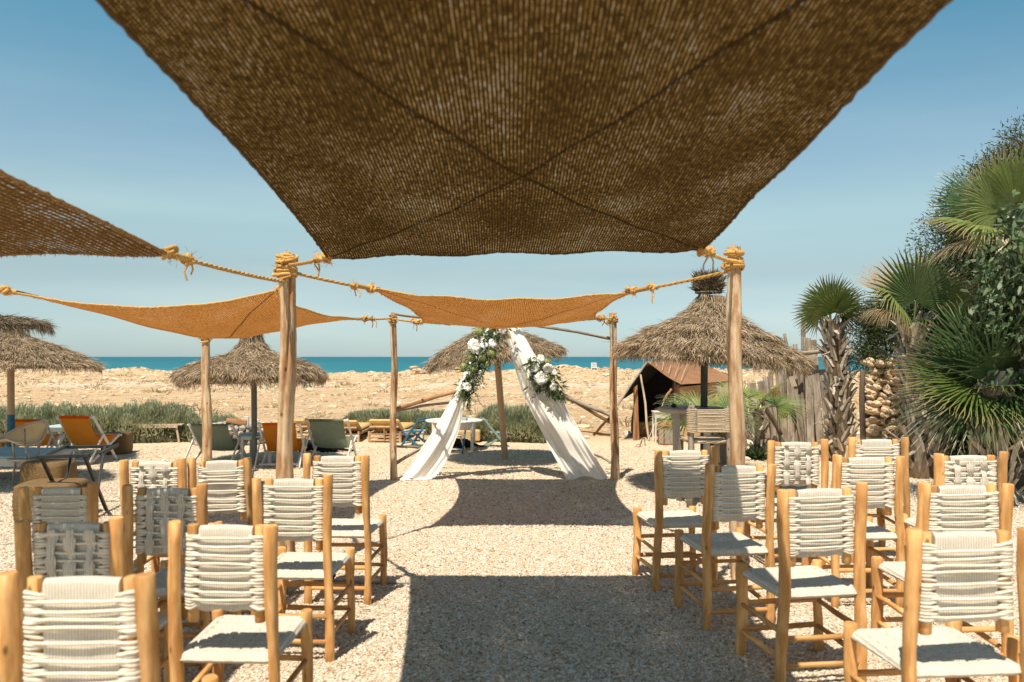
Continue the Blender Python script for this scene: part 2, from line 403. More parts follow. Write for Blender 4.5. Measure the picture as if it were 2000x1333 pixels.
M['petal'] = simple('white_petal', (.88, .86, .79), (.94, .93, .89), (30, 30, 30), .6, .1, .002, trans=.15, var=.06)
M['green_bloom'] = simple('green_bloom', (.32, .38, .12), (.50, .54, .25), (60, 60, 60), .8, .6, .006, var=.3)
M['bouquet_leaf'] = leaf_mat('bouquet_leaf', (.035, .075, .028), (.20, .27, .14), None, .2)
M['lavender'] = leaf_mat('hedge_leaf', (.23, .26, .125), (.62, .61, .40), None, .3, .8)
M['hedge_core'] = simple('hedge_twigs', (.06, .065, .035), (.11, .11, .065), (20, 20, 20), .95, .8, .04)
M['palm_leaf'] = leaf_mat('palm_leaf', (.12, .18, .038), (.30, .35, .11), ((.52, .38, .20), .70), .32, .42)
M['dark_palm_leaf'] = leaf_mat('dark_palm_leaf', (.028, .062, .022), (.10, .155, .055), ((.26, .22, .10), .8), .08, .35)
M['dry_palm_leaf'] = leaf_mat('dry_palm_leaf', (.42, .29, .15), (.62, .48, .30), None, .25, .8)
M['palm_boot'] = simple('palm_leaf_base', (.40, .32, .24), (.68, .59, .48), (16, 16, 5), .9, .6, .01, var=.55)
M['palm_core'] = simple('palm_fibre', (.10, .065, .04), (.19, .13, .08), (40, 40, 14), .95, .8, .02)
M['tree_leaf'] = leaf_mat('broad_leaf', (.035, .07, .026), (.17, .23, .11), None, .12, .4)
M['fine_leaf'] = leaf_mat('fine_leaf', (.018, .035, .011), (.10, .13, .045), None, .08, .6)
M['bark'] = simple('bark', (.13, .09, .06), (.24, .17, .12), (20, 20, 4), .95, .8, .02)
M['limestone'] = simple('limestone', (.60, .42, .25), (.84, .67, .47), (14, 14, 14), .95, .9, .03, detail=8, var=.35)
M['pale_stone'] = simple('pale_stone', (.62, .52, .41), (.80, .72, .62), (12, 12, 12), .95, .8, .02, detail=8, var=.2)
M['grey_stone'] = simple('grey_pebbles', (.34, .31, .27), (.58, .54, .48), (12, 12, 12), .95, .8, .02, detail=6, var=.4)
M['mortar'] = simple('earth_mortar', (.13, .09, .055), (.22, .155, .10), (12, 12, 12), .95, .8, .03)
M['wicker'] = simple('wicker', (.12, .072, .028), (.27, .165, .068), (60, 60, 90), .85, .9, .012, var=.2)
M['pale_wicker'] = simple('pale_wicker', (.58, .37, .15), (.72, .50, .24), (60, 60, 90), .85, .9, .012, var=.2)
M['sisal'] = simple('sisal_weave', (.38, .29, .19), (.66, .54, .39), (130, 130, 130), .95, .9, .006, var=.2, detail=2)
M['tent_cloth'] = simple('tent_cloth', (.27, .135, .068), (.36, .19, .10), (3, 3, 3), .95, .3, .02, trans=.12, var=.1)
M['tent_dark'] = simple('tent_inner_shade', (.012, .011, .010), (.022, .018, .015), (4, 4, 20), .98, .3, .01)  # near-black: the shade inside the tent is put into this colour
M['tent_panel'] = simple('tent_canvas_panel', (.56, .36, .17), (.66, .46, .25), (4, 4, 4), .95, .2, .01, trans=.1, var=.1)
M['copper'] = simple('rusty_copper', (.26, .10, .045), (.38, .17, .08), (30, 30, 30), .6, .3, .003, metal=.3)
M['black_fur'] = simple('black_fur', (.008, .008, .009), (.018, .017, .016), (60, 60, 60), .8, .8, .008)
M['terracotta'] = simple('terracotta', (.24, .16, .11), (.34, .24, .17), (20, 20, 20), .9, .4, .005)
M['black_rubber'] = simple('black_rubber', (.015, .018, .02), (.03, .03, .035), rough=.4)
M['grey_plastic'] = simple('grey_plastic', (.28, .29, .27), (.34, .35, .33), rough=.5)
M['red_plastic'] = simple('red_plastic', (.30, .05, .03), (.40, .08, .05), rough=.5)

def panel_mat(name):
    m, nt, b, out = base_mat(name)
    co = coords(nt, 'Object', (1, 1, 1)); w = nd(nt, 'ShaderNodeTexWave'); w.wave_type = 'BANDS'; w.bands_direction = 'X'
    w.inputs['Scale'].default_value = 34; w.inputs['Distortion'].default_value = 1.2; w.inputs['Detail'].default_value = 2; w.inputs['Detail Scale'].default_value = 2
    nt.links.new(co, w.inputs[0]); n = noise(nt, coords(nt, 'Object', (18, 18, 18)), 1, 4)
    c = mixc(nt, ramp(nt, w.outputs[1], [(.15, (.0,) * 3), (.5, (1,) * 3)]), (.58, .51, .41), (.82, .755, .65))
    c = mixc(nt, 1.0, c, ramp(nt, n, [(.3, (.88,) * 3), (.7, (1.03,) * 3)]), 'MULTIPLY')
    nt.links.new(c, b.inputs['Base Color']); b.inputs['Roughness'].default_value = .92; b.inputs['Specular IOR Level'].default_value = .1
    bump(nt, b, w.outputs[1], .8, .003); return m
M['cloth_panel'] = panel_mat('cotton_cord_panel')
def linen_mat():
    m, nt, b, out = base_mat('white_linen')
    n = noise(nt, coords(nt, 'UV', (400, 400, 1)), 1, 2); n2 = noise(nt, coords(nt, 'UV', (4, 2, 1)), 1, 4)
    c = mixc(nt, n2, (.88, .845, .77), (.95, .925, .87)); nt.links.new(c, b.inputs['Base Color']); b.inputs['Roughness'].default_value = .9
    bump(nt, b, mth(nt, 'ADD', n, mth(nt, 'MULTIPLY', n2, 6)), .25, .004)
    t = nd(nt, 'ShaderNodeBsdfTranslucent'); nt.links.new(c, t.inputs[0]); mx = nd(nt, 'ShaderNodeMixShader'); mx.inputs[0].default_value = .15
    nt.links.new(b.outputs[0], mx.inputs[1]); nt.links.new(t.outputs[0], mx.inputs[2]); nt.links.new(mx.outputs[0], out.inputs[0])
    return m
M['linen'] = linen_mat()
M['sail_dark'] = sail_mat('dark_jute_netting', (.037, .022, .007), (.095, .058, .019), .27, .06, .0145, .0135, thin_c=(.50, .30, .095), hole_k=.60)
M['sail_orange'] = sail_mat('orange_jute_netting', (.38, .165, .046), (.58, .285, .10), .42, .05, .017, .016, thin_c=(.46, .25, .08))
M['sail_brown'] = sail_mat('brown_jute_netting', (.085, .047, .018), (.19, .11, .045), .20, .14, .03, .026, (.40, .25, .12), .9)

def ground_mat():
    m, nt, b, out = base_mat('ground')
    tc = nd(nt, 'ShaderNodeTexCoord'); sp = nd(nt, 'ShaderNodeSeparateXYZ'); nt.links.new(tc.outputs['Object'], sp.inputs[0]); y = sp.outputs[1]
    # gravel
    vo = nd(nt, 'ShaderNodeTexVoronoi'); vo.inputs['Scale'].default_value = 55; nt.links.new(tc.outputs['Object'], vo.inputs['Vector'])
    gs = nd(nt, 'ShaderNodeSeparateColor'); nt.links.new(vo.outputs['Color'], gs.inputs[0])
    g = ramp(nt, gs.outputs[0], [(0, (.38, .29, .20)), (.3, (.56, .455, .335)), (.65, (.65, .55, .42)), (1, (.73, .64, .51))])
    n_b = noise(nt, coords(nt, 'Object', (.6, .6, .6)), 1, 5, .6)
    g = mixc(nt, ramp(nt, n_b, [(.46, (0, 0, 0)), (.62, (.75,) * 3)]), g, (.64, .49, .32))
    # sandy earth, stony
    ns = noise(nt, coords(nt, 'Object', (.9, 1.8, 1)), 1, 10, .72)
    s = ramp(nt, ns, [(.28, (.38, .22, .11)), (.42, (.60, .37, .19)), (.54, (.72, .50, .29)), (.66, (.82, .66, .46))])
    nl = noise(nt, coords(nt, 'Object', (.12, .25, 1)), 1, 4, .6)
    s = mixc(nt, ramp(nt, nl, [(.42, (0, 0, 0)), (.62, (.75,) * 3)]), s, (.72, .54, .35))
    nst = noise(nt, coords(nt, 'Object', (5, 9, 1)), 1, 4, .7)
    s = mixc(nt, ramp(nt, nst, [(.60, (0, 0, 0)), (.66, (.8,) * 3)]), s, (.80, .70, .57))
    s = mixc(nt, ramp(nt, nst, [(.33, (.6,) * 3), (.40, (0, 0, 0))]), s, (.30, .19, .10))
    # pale track across the beach
    ny = noise(nt, coords(nt, 'Object', (.05, .05, 1)), 1, 2)
    dy = mth(nt, 'ABSOLUTE', mth(nt, 'SUBTRACT', y, mth(nt, 'ADD', 41.5, mth(nt, 'MULTIPLY', ny, 5))))
    tr = ramp(nt, mth(nt, 'MULTIPLY', dy, .2), [(.25, (.85,) * 3), (.55, (0, 0, 0))])
    s = mixc(nt, tr, s, (.76, .63, .47))
    k = mth(nt, 'ADD', y, mth(nt, 'MULTIPLY', n_b, 2.0)); k = mth(nt, 'MULTIPLY', mth(nt, 'SUBTRACT', k, 15.0), .4)
    kc = nd_clamp(nt, k)
    # sandier gravel past the arch
    k2 = nd_clamp(nt, mth(nt, 'MULTIPLY', mth(nt, 'SUBTRACT', mth(nt, 'ADD', y, mth(nt, 'MULTIPLY', n_b, 4.0)), 10.5), .25))
    g = mixc(nt, mth(nt, 'MULTIPLY', k2, .6), g, (.68, .52, .35))
    nt.links.new(mixc(nt, kc, g, s), b.inputs['Base Color']); b.inputs['Roughness'].default_value = .95; b.inputs['Specular IOR Level'].default_value = .15
    hm = nd(nt, 'ShaderNodeMix', data_type='FLOAT'); nt.links.new(kc, hm.inputs[0])
    nt.links.new(mth(nt, 'MULTIPLY', vo.outputs['Distance'], -.012), hm.inputs[2]); nt.links.new(mth(nt, 'ADD', mth(nt, 'MULTIPLY', ns, .26), mth(nt, 'MULTIPLY', nst, .14)), hm.inputs[3])
    bump(nt, b, hm.outputs[0], 1.0, 1.0)
    return m
M['ground'] = ground_mat()
def sea_mat():
    m, nt, b, out = base_mat('sea')
    tc = nd(nt, 'ShaderNodeTexCoord'); sp = nd(nt, 'ShaderNodeSeparateXYZ'); nt.links.new(tc.outputs['Object'], sp.inputs[0])
    n = noise(nt, coords(nt, 'Object', (.04, .35, 1)), 1, 6, .6); n2 = noise(nt, coords(nt, 'Object', (.004, .012, 1)), 1, 4)
    nearness = ramp(nt, mth(nt, 'MULTIPLY', sp.outputs[1], 1 / 900.), [(.08, (.05, .27, .27)), (.30, (.022, .165, .20)), (1, (.014, .12, .165))])
    c = mixc(nt, ramp(nt, n2, [(.4, (0, 0, 0)), (.6, (.35,) * 3)]), nearness, (.01, .13, .19))
    c = mixc(nt, ramp(nt, n, [(.56, (0, 0, 0)), (.72, (.75,) * 3)]), c, (.14, .36, .38))
    nt.links.new(c, b.inputs['Base Color']); b.inputs['Roughness'].default_value = .55; b.inputs['Specular IOR Level'].default_value = .12
    bump(nt, b, n, .5, .6); return m
M['sea'] = sea_mat()

# ------------------------------------------------------------------ ground, sea
def hgt(x, y):
    a = np.clip((y - 17) / 25, 0, 1)
    z = a * (.10 * np.sin(x * .23 + 1.3) * np.sin(y * .31) + .06 * np.sin(x * .71 + y * .5) + .045 * np.sin(x * 1.9 - y * 1.3 + 2) * np.sin(x * .6 + 1))
    b = np.clip((y - 60) / 20, 0, 1)
    z += b * (.22 * np.sin(x * .11 + .6) + .15 * np.sin(x * .37 + 2) * np.sin(y * .2) + .12 * np.sin(x * .9) * np.sin(x * .31 + 3))
    z -= np.clip((y - 88) / 7, 0, 3)**1.5 * 5
    return z
def grid_sheet(xs, ys, zf):
    X, Y = np.meshgrid(xs, ys); Z = zf(X, Y); nx = len(xs); ny = len(ys)
    V = np.stack([X, Y, Z], 2).reshape(-1, 3)
    i, j = np.meshgrid(np.arange(nx - 1), np.arange(ny - 1)); a = (j * nx + i).ravel()
    return V, np.stack([a, a + 1, a + nx + 1, a + nx], 1)
mb = MB()
ys = np.concatenate([np.linspace(-30, 16, 30), np.linspace(16.4, 100, 240)])
xs = np.concatenate([np.linspace(-160, -42, 60), np.linspace(-40, 40, 230), np.linspace(42, 160, 60)])
V, Fq = grid_sheet(xs, ys, hgt); mb.add(V, Fq, V[:, :2], 0.5)
tag(mb.build('ground', M['ground']), 'pale gravel yard running into stony ochre beach', kind='structure')
mb = MB()
V, Fq = grid_sheet(np.linspace(-12000, 12000, 20), np.concatenate([np.linspace(60, 400, 12), np.geomspace(500, 30000, 16)]), lambda X, Y: X * 0 - 3.2)
mb.add(V, Fq, V[:, :2], .5); tag(mb.build('sea', M['sea']), 'flat teal sea to the horizon', kind='structure')

# ------------------------------------------------------------------ gravel (uncountable)
pebs = bpy.data.collections.new('gravel_chips')
def peb_mat():
    m, nt, b, out = base_mat('gravel_chip')
    oi = nd(nt, 'ShaderNodeObjectInfo')
    c = ramp(nt, oi.outputs['Random'], [(0, (.24, .185, .13)), (.08, (.46, .33, .20)), (.14, (.57, .47, .345)), (.5, (.63, .55, .445)), (.8, (.71, .64, .54)), (.97, (.82, .76, .67)), (1, (.64, .30, .12))])
    n = noise(nt, coords(nt, 'Object', (60, 60, 60)), 1, 3); c = mixc(nt, 1.0, c, ramp(nt, n, [(.3, (.85,) * 3), (.7, (1.08,) * 3)]), 'MULTIPLY')
    nt.links.new(c, b.inputs['Base Color']); b.inputs['Roughness'].default_value = .9; b.inputs['Specular IOR Level'].default_value = .2
    return m
PEB = peb_mat()
for i in range(7):
    q = MB(); rock_geo(q, (0, 0, 0), (.0125 * random.uniform(.8, 1.25), .0085 * random.uniform(.7, 1.2), .0055 * random.uniform(.8, 1.3)), np.eye(3), 0, .3)
    me = q.mesh('gravel_chip'); me.materials.append(PEB); pebs.objects.link(bpy.data.objects.new('gravel_chip', me))
def scatter(name, label, polys, density, coll, smin, smax, seed=1):
    ng = bpy.data.node_groups.new(name, 'GeometryNodeTree')
    ng.interface.new_socket('Geometry', in_out='INPUT', socket_type='NodeSocketGeometry'); ng.interface.new_socket('Geometry', in_out='OUTPUT', socket_type='NodeSocketGeometry')
    gi = ng.nodes.new('NodeGroupInput'); go = ng.nodes.new('NodeGroupOutput')
    d = ng.nodes.new('GeometryNodeDistributePointsOnFaces'); d.inputs['Density'].default_value = density; d.inputs['Seed'].default_value = seed
    ci = ng.nodes.new('GeometryNodeCollectionInfo'); ci.inputs['Collection'].default_value = coll; ci.inputs['Separate Children'].default_value = True; ci.inputs['Reset Children'].default_value = True
    ip = ng.nodes.new('GeometryNodeInstanceOnPoints'); ip.inputs['Pick Instance'].default_value = True
    rr = ng.nodes.new('FunctionNodeRandomValue'); rr.data_type = 'FLOAT_VECTOR'; rr.inputs[0].default_value = (-.38, -.38, 0); rr.inputs[1].default_value = (.38, .38, 6.28)
    rs = ng.nodes.new('FunctionNodeRandomValue'); rs.data_type = 'FLOAT'; rs.inputs[2].default_value = smin; rs.inputs[3].default_value = smax
    L = ng.links.new
    L(gi.outputs[0], d.inputs[0]); L(d.outputs['Points'], ip.inputs['Points']); L(ci.outputs[0], ip.inputs['Instance'])
    L(rr.outputs[0], ip.inputs['Rotation']); L(rs.outputs[1], ip.inputs['Scale']); L(ip.outputs[0], go.inputs[0])
    q = MB()
    for p in polys: q.add(p, [list(range(len(p)))])
    o = q.build(name, PEB); md = o.modifiers.new('scatter', 'NODES'); md.node_group = ng
    return tag(o, label, kind='stuff')
Z0 = .003
scatter('gravel', 'loose cream gravel chips covering the yard', [[(-2.6, 3.0, Z0), (2.6, 3.0, Z0), (5.2, 7.4, Z0), (-5.2, 7.4, Z0)]], 5600, pebs, .45, 1.1)
scatter('gravel', 'finer looking gravel chips farther into the yard', [[(-5.2, 7.4, Z0), (5.2, 7.4, Z0), (7.4, 11.0, Z0), (-8.2, 11.0, Z0)]], 1900, pebs, .55, 1.35, 2)

scatter('gravel', 'thinning gravel chips towards the back of the yard', [[(-8.2, 11.0, Z0), (7.4, 11.0, Z0), (8.5, 14.2, Z0), (-9.8, 14.2, Z0)]], 420, pebs, .6, 1.6, 3)
# ------------------------------------------------------------------ ropes and knots
def rope(mb, p0, p1, r=.013, sag=.02, tw=18):
    p0 = np.asarray(p0, float); p1 = np.asarray(p1, float); L = np.linalg.norm(p1 - p0); m = max(6, int(L * 46))
    t = np.linspace(0, 1, m); a, b = frame_for(p1 - p0)
    c = p0 + np.outer(t, p1 - p0); c[:, 2] -= sag * L * 4 * t * (1 - t)
    for k in range(3):
        ph = t * L * tw * 2 + k * 2 * pi / 3
        tube(mb, c + np.outer(np.cos(ph) * r * .5, a) + np.outer(np.sin(ph) * r * .5, b), r * .56, 5, True, 0)
def rope_path(mb, pts, r=.013):
    pts = np.asarray(pts, float)
    for k in range(3):
        L = 0; out = []
        for i, p in enumerate(pts):
            t = pts[min(i + 1, len(pts) - 1)] - pts[max(0, i - 1)]; a, b = frame_for(t)
            if i: L += np.linalg.norm(p - pts[i - 1])
            ph = L * 36 + k * 2 * pi / 3; out.append(p + (a * cos(ph) + b * sin(ph)) * r * .5)
        tube(mb, out, r * .56, 5)
def knot(mb, c, s=.05, r=.013, n=5, tail=0):
    c = np.asarray(c, float)
    for _ in range(n):
        ax = nrm(RNG.normal(size=3)); a, b = frame_for(ax); t = np.arange(14) / 14 * 2 * pi
        rr = s * RNG.uniform(.55, 1.0)
        tube(mb, c + RNG.normal(size=3) * s * .3 + np.outer(np.cos(t) * rr, a) + np.outer(np.sin(t) * rr * .7, b) + np.outer(np.sin(2 * t) * s * .25, ax), r, 6, closed=True)
    N = 60
    B = c + RNG.normal(size=(N, 3)) * s * .6; blades(mb, B, RNG.normal(size=(N, 3)), RNG.uniform(.02, .05, N), .003)
    for _ in range(tail):
        e = c + np.array([RNG.normal() * .03, RNG.normal() * .03, -RNG.uniform(.07, .13)]); m = (c + e) / 2 + RNG.normal(size=3) * .012
        tube(mb, [c, m, e], r * .5, 5)

# ------------------------------------------------------------------ shade sails
def sail(name, label, NL, NR, FR, FL, inl, inr, inn, inf, sag, es, mat, ties, group, seed=0, seams=True, loose=None, fringe=True):
    """NL.. corners of the cloth; in* how far each edge curves inward; ties: list of (corner index, pole point)"""
    NL, NR, FR, FL = [np.asarray(p, float) for p in (NL, NR, FR, FL)]
    t = thing(name, label, 'shade sail', tuple((NL + NR + FR + FL) / 4), 0, group)
    org = (NL + NR + FR + FL) / 4
    W = np.linalg.norm(FR - FL); Ln = np.linalg.norm(FL - NL)
    ux = nrm((NR - NL) + (FR - FL)); vy = nrm((FL - NL) + (FR - NR))
    def S(u, v):
        u = np.asarray(u, float)[..., None]; v = np.asarray(v, float)[..., None]
        z = np.array([0, 0, 1.])
        L_ = NL + (FL - NL) * v + (ux * inl - z * es[0]) * 4 * v * (1 - v)
        R_ = NR + (FR - NR) * v + (-ux * inr - z * es[1]) * 4 * v * (1 - v)
        N_ = NL + (NR - NL) * u + (vy * inn - z * es[2]) * 4 * u * (1 - u)
        F_ = FL + (FR - FL) * u + (-vy * inf - z * es[3]) * 4 * u * (1 - u)
        B = NL * (1 - u) * (1 - v) + NR * u * (1 - v) + FR * u * v + FL * (1 - u) * v
        p = (1 - u) * L_ + u * R_ + (1 - v) * N_ + v * F_ - B
        p = p - z * sag * np.sin(pi * u) * np.sin(pi * v)
        p = p + z * .008 * np.sin(u * 23 + seed) * np.sin(v * 17 + seed * 2)
        return p - org
    n = 70
    U, Vv = np.meshgrid(np.linspace(0, 1, n), np.linspace(0, 1, n)); P3 = S(U, Vv).reshape(-1, 3)
    mb = MB(); i, j = np.meshgrid(np.arange(n - 1), np.arange(n - 1)); a = (j * n + i).ravel()
    mb.add(P3, np.stack([a, a + 1, a + n + 1, a + n], 1), np.stack([U.ravel() * W + seed * 3.3, Vv.ravel() * Ln + seed * 7.7], 1), .5)
    mb.build('cloth', mat, t)
    k = np.linspace(0, 1, 120)
    edges = [S(k, 0 * k), S(k, 0 * k + 1), S(0 * k, k), S(0 * k + 1, k)]
    for e in edges:
        q = MB(); q_pts = e + RNG.normal(size=e.shape) * .0015
        tube(q, q_pts, .0085 * (1 + RNG.normal(0, .12, len(e))), 6)
        N = 900; idx = RNG.random(N) * (len(e) - 2); ii = idx.astype(int); B = e[ii] + (e[ii + 1] - e[ii]) * (idx - ii)[:, None]
        if fringe:
            D = RNG.normal(size=(N, 3)) * .6 + np.array([0, 0, -.7]); blades(q, B, D, RNG.uniform(.006, .026, N) * (.55 if mat is M['sail_dark'] else 1), .0028)
        q.build('hem_rope', M['sail_hem_dark'] if mat is M['sail_dark'] else (M['sail_hem_brown'] if mat is M['sail_brown'] else M['rope']), t)
    if seams:
        for (u_, v_) in ((k, k), (k, 1 - k)):
            q = MB(); e = S(u_, v_) + np.array([0, 0, .012]); tube(q, e[::2], .009, 6); q.build('brace_rope', M['brace_rope'], t)
    for ci, pp in ties:
        q = MB()
        c = [NL, NR, FR, FL][ci]; pp = np.asarray(pp, float); d = nrm(pp - c)
        k0 = c + d * .02; k1 = c + d * min(.22, np.linalg.norm(pp - c) * .45)
        rope(q, c - org, pp - org, .013, .008)
        knot(q, k0 - org, .034, .012, 5, 0); knot(q, k1 - org, .030, .011, 4, 2)
        tube(q, [c - org - d * .04, k1 - org], .02, 7)
        q.build('tie_rope', M['rope'], t)
    return t
M['brace_rope'] = simple('worn_rope', (.07, .042, .016), (.13, .08, .032), (90, 90, 90), .95, .8, .004)
M['sail_hem_brown'] = simple('brown_hem', (.20, .115, .045), (.38, .23, .10), (90, 90, 90), .95, .8, .004)
M['sail_hem_dark'] = simple('dark_hem', (.05, .03, .011), (.12, .075, .03), (90, 90, 90), .95, .8, .004)

# support poles: base, top, radii
top1L = P(560, 497, 5.71); top1R = P(1433, 484, 5.71); top2L = P(768, 614, 10.33); top2R = P(1197, 612, 10.33)
b1L = np.array([top1L[0] + .0, 5.71, -.02]); b1R = np.array([top1R[0] + .03, 5.71, -.02])
def pole(name, label, b, t, r0, r1, knots_=(), bind=True, n=16):
    b = np.asarray(b, float); t_ = np.asarray(t, float)
    o = thing(name, label, 'pole', b, 0, 'wooden poles holding the shade sails')
    q = MB(); seg = 40; k = np.linspace(0, 1, seg); ph = random.random() * 6
    pts = np.outer(k, t_ - b); pts[:, 0] += .012 * np.sin(k * 7 + ph) * np.sin(pi * k); pts[:, 1] += .01 * np.cos(k * 5 + ph)
    rad = r0 + (r1 - r0) * k; rad = rad * (1 + .05 * np.sin(k * 19 + ph) + RNG.normal(0, .018, seg))
    ang = np.arange(n) / n * 2 * pi; V = []; UV = []
    for i in range(seg):
        groove = -(.50 if knots_ else .24) * np.exp(-((np.mod(ang - 4.9 - .5 * sin(k[i] * 6 + ph) + pi, 2 * pi) - pi) / .17)**2) + .07 * np.sin(ang * 2 + k[i] * 5 + ph) + .04 * np.sin(ang * 5 - k[i] * 9)
        rr = rad[i] * (1 + groove); V.append(pts[i] + np.stack([np.cos(ang) * rr, np.sin(ang) * rr, 0 * ang], 1)); UV.append(np.stack([ang * r0, np.full(n, k[i] * np.linalg.norm(t_ - b))], 1))
    V.append(pts[-1:] + [[0, 0, .004]]); UV.append([[0, 0]])
    f = [(i * n + a_, i * n + (a_ + 1) % n, (i + 1) * n + (a_ + 1) % n, (i + 1) * n + a_) for i in range(seg - 1) for a_ in range(n)]
    rn = random.uniform(.45, .9)
    VV = np.concatenate(V); q.add(VV, f, np.concatenate(UV), rn); m = (seg - 1) * n
    q.add(VV[m:m + n + 1], [(a_, (a_ + 1) % n, n) for a_ in range(n)], None, rn, smooth=False)
    q.build('trunk', M['pole_wood'], o)
    if bind:
        w = MB(); ax = nrm(t_ - b); a, c = frame_for(ax); Lp = np.linalg.norm(t_ - b)
        for i in range(bind if isinstance(bind, int) and bind > 1 else 9):
            th = np.arange(20) / 20 * 2 * pi; z = Lp - .03 - RNG.uniform(0, 2.7 * r1); til = RNG.uniform(-.45, .45); pz = RNG.random() * 6; R_ = r1 * RNG.uniform(1.12, 1.42)
            tube(w, pts[-1] * (z / Lp) + np.outer(np.cos(th) * R_, a) + np.outer(np.sin(th) * R_, c) + np.outer(np.sin(th + pz) * R_ * til, ax), r1 * .21, 6, closed=True)
        knot(w, pts[-1] * ((Lp - r1 * 2.6) / Lp) + a * r1 * 1.25, r1 * .55, r1 * .2, 5, 0); knot(w, pts[-1] * ((Lp - r1) / Lp) - c * r1 * .9, r1 * .6, r1 * .2, 5, 0)
        knot(w, pts[-1] * ((Lp - r1 * .3) / Lp) + c * r1 * .3, r1 * .6, r1 * .19, 4, 0)
        w.build('rope_binding', M['rope'], o)
    return o
pole('sail_pole', 'thick split pole in the left chair rows, topped by the largest rope bundle', b1L, top1L, .068, .052, knots_=True, bind=15, n=40)
pole('sail_pole', 'straight smooth pole behind the right chair rows, rope wound below its top', b1R, top1R, .052, .048, bind=12)
pole('sail_pole', 'slim pole left of the draped arch, rope bound at its top', [top2L[0] + .01, 10.33, -.02], top2L, .050, .036, bind=8)
pole('sail_pole', 'slim pole right of the draped arch with a cut flat top', [top2R[0] + .03, 10.33, -.02], top2R, .054, .046, bind=5)
t3 = P(403, 640, 10.3)
pole('sail_pole', 'pale peeled pole in front of the left green deck chair', [t3[0], 10.3, -.02], t3, .062, .052, bind=4)
# poles just outside the frame that carry the sails' other corners
tNL = np.array([-1.62, 1.0, 2.42]); tNR = np.array([1.62, 1.0, 2.42]); tFL = np.array([-5.0, 5.6, 2.3]); tFN = np.array([-5.0, .9, 2.4])
for p_, nm in ((tNL, 'pole left of the photographer'), (tNR, 'pole right of the photographer'), (tFL, 'pole beyond the left frame edge beside the far sail'), (tFN, 'pole beyond the left frame edge nearest the photographer')):
    pole('sail_pole', 'peeled wooden ' + nm, [p_[0], p_[1], 0], p_, .055, .045, bind=6)

gs = 'jute shade sails over the seating'
sail('shade_sail', 'huge dark brown jute sail overhead, seen from below', [-.88, 1.0, 2.42], [.93, 1.0, 2.43], P(1372, 489, 4.8), P(640, 503, 4.8),
     .06, .03, .10, .03, .03, (.02, .02, 0, .0), M['sail_dark'], [(0, tNL), (1, tNR), (2, top1R - [0, 0, .1]), (3, top1L - [0, 0, .08])], gs, 0)
sail('shade_sail', 'orange jute sail stretched above the draped flower arch', P(728, 565, 6.5), P(1232, 570, 6.5), P(1172, 622, 9.5), P(822, 630, 9.5),
     .16, .16, .10, .06, .07, (.05, .05, .065, .06), M['sail_orange'], [(0, top1L - [0, 0, .12]), (1, top1R - [0, 0, .16]), (2, top2R - [0, 0, .06]), (3, top2L - [0, 0, .06])], gs, 1, seams=True)
sail('shade_sail', 'torn brown jute sail at the left edge, its inner hem full of holes', [-5.0 + .3, 1.3, 2.35], [-1.74, 1.1, 2.36], P(330, 497, 4.2), [-4.3, 3.9, 2.06],
     .1, .0, .1, .16, .02, (.02, .0, 0, .02), M['sail_brown'], [(0, tFN), (1, tNL), (2, top1L - [0, 0, .20]), (3, tFL)], gs, 2, seams=False)
sail('shade_sail', 'long orange jute sail sagging behind the thick left pole', P(20, 570, 6.1), P(545, 566, 6.1), P(712, 624, 9.5), P(392, 648, 9.4),
     .2, .20, .12, .22, .16, (.06, .03, .115, .0), M['sail_orange'], [(0, tFL), (1, top1L - [0, 0, .24]), (2, top2L - [0, 0, .05]), (3, t3 - [0, 0, .04])], gs, 3)

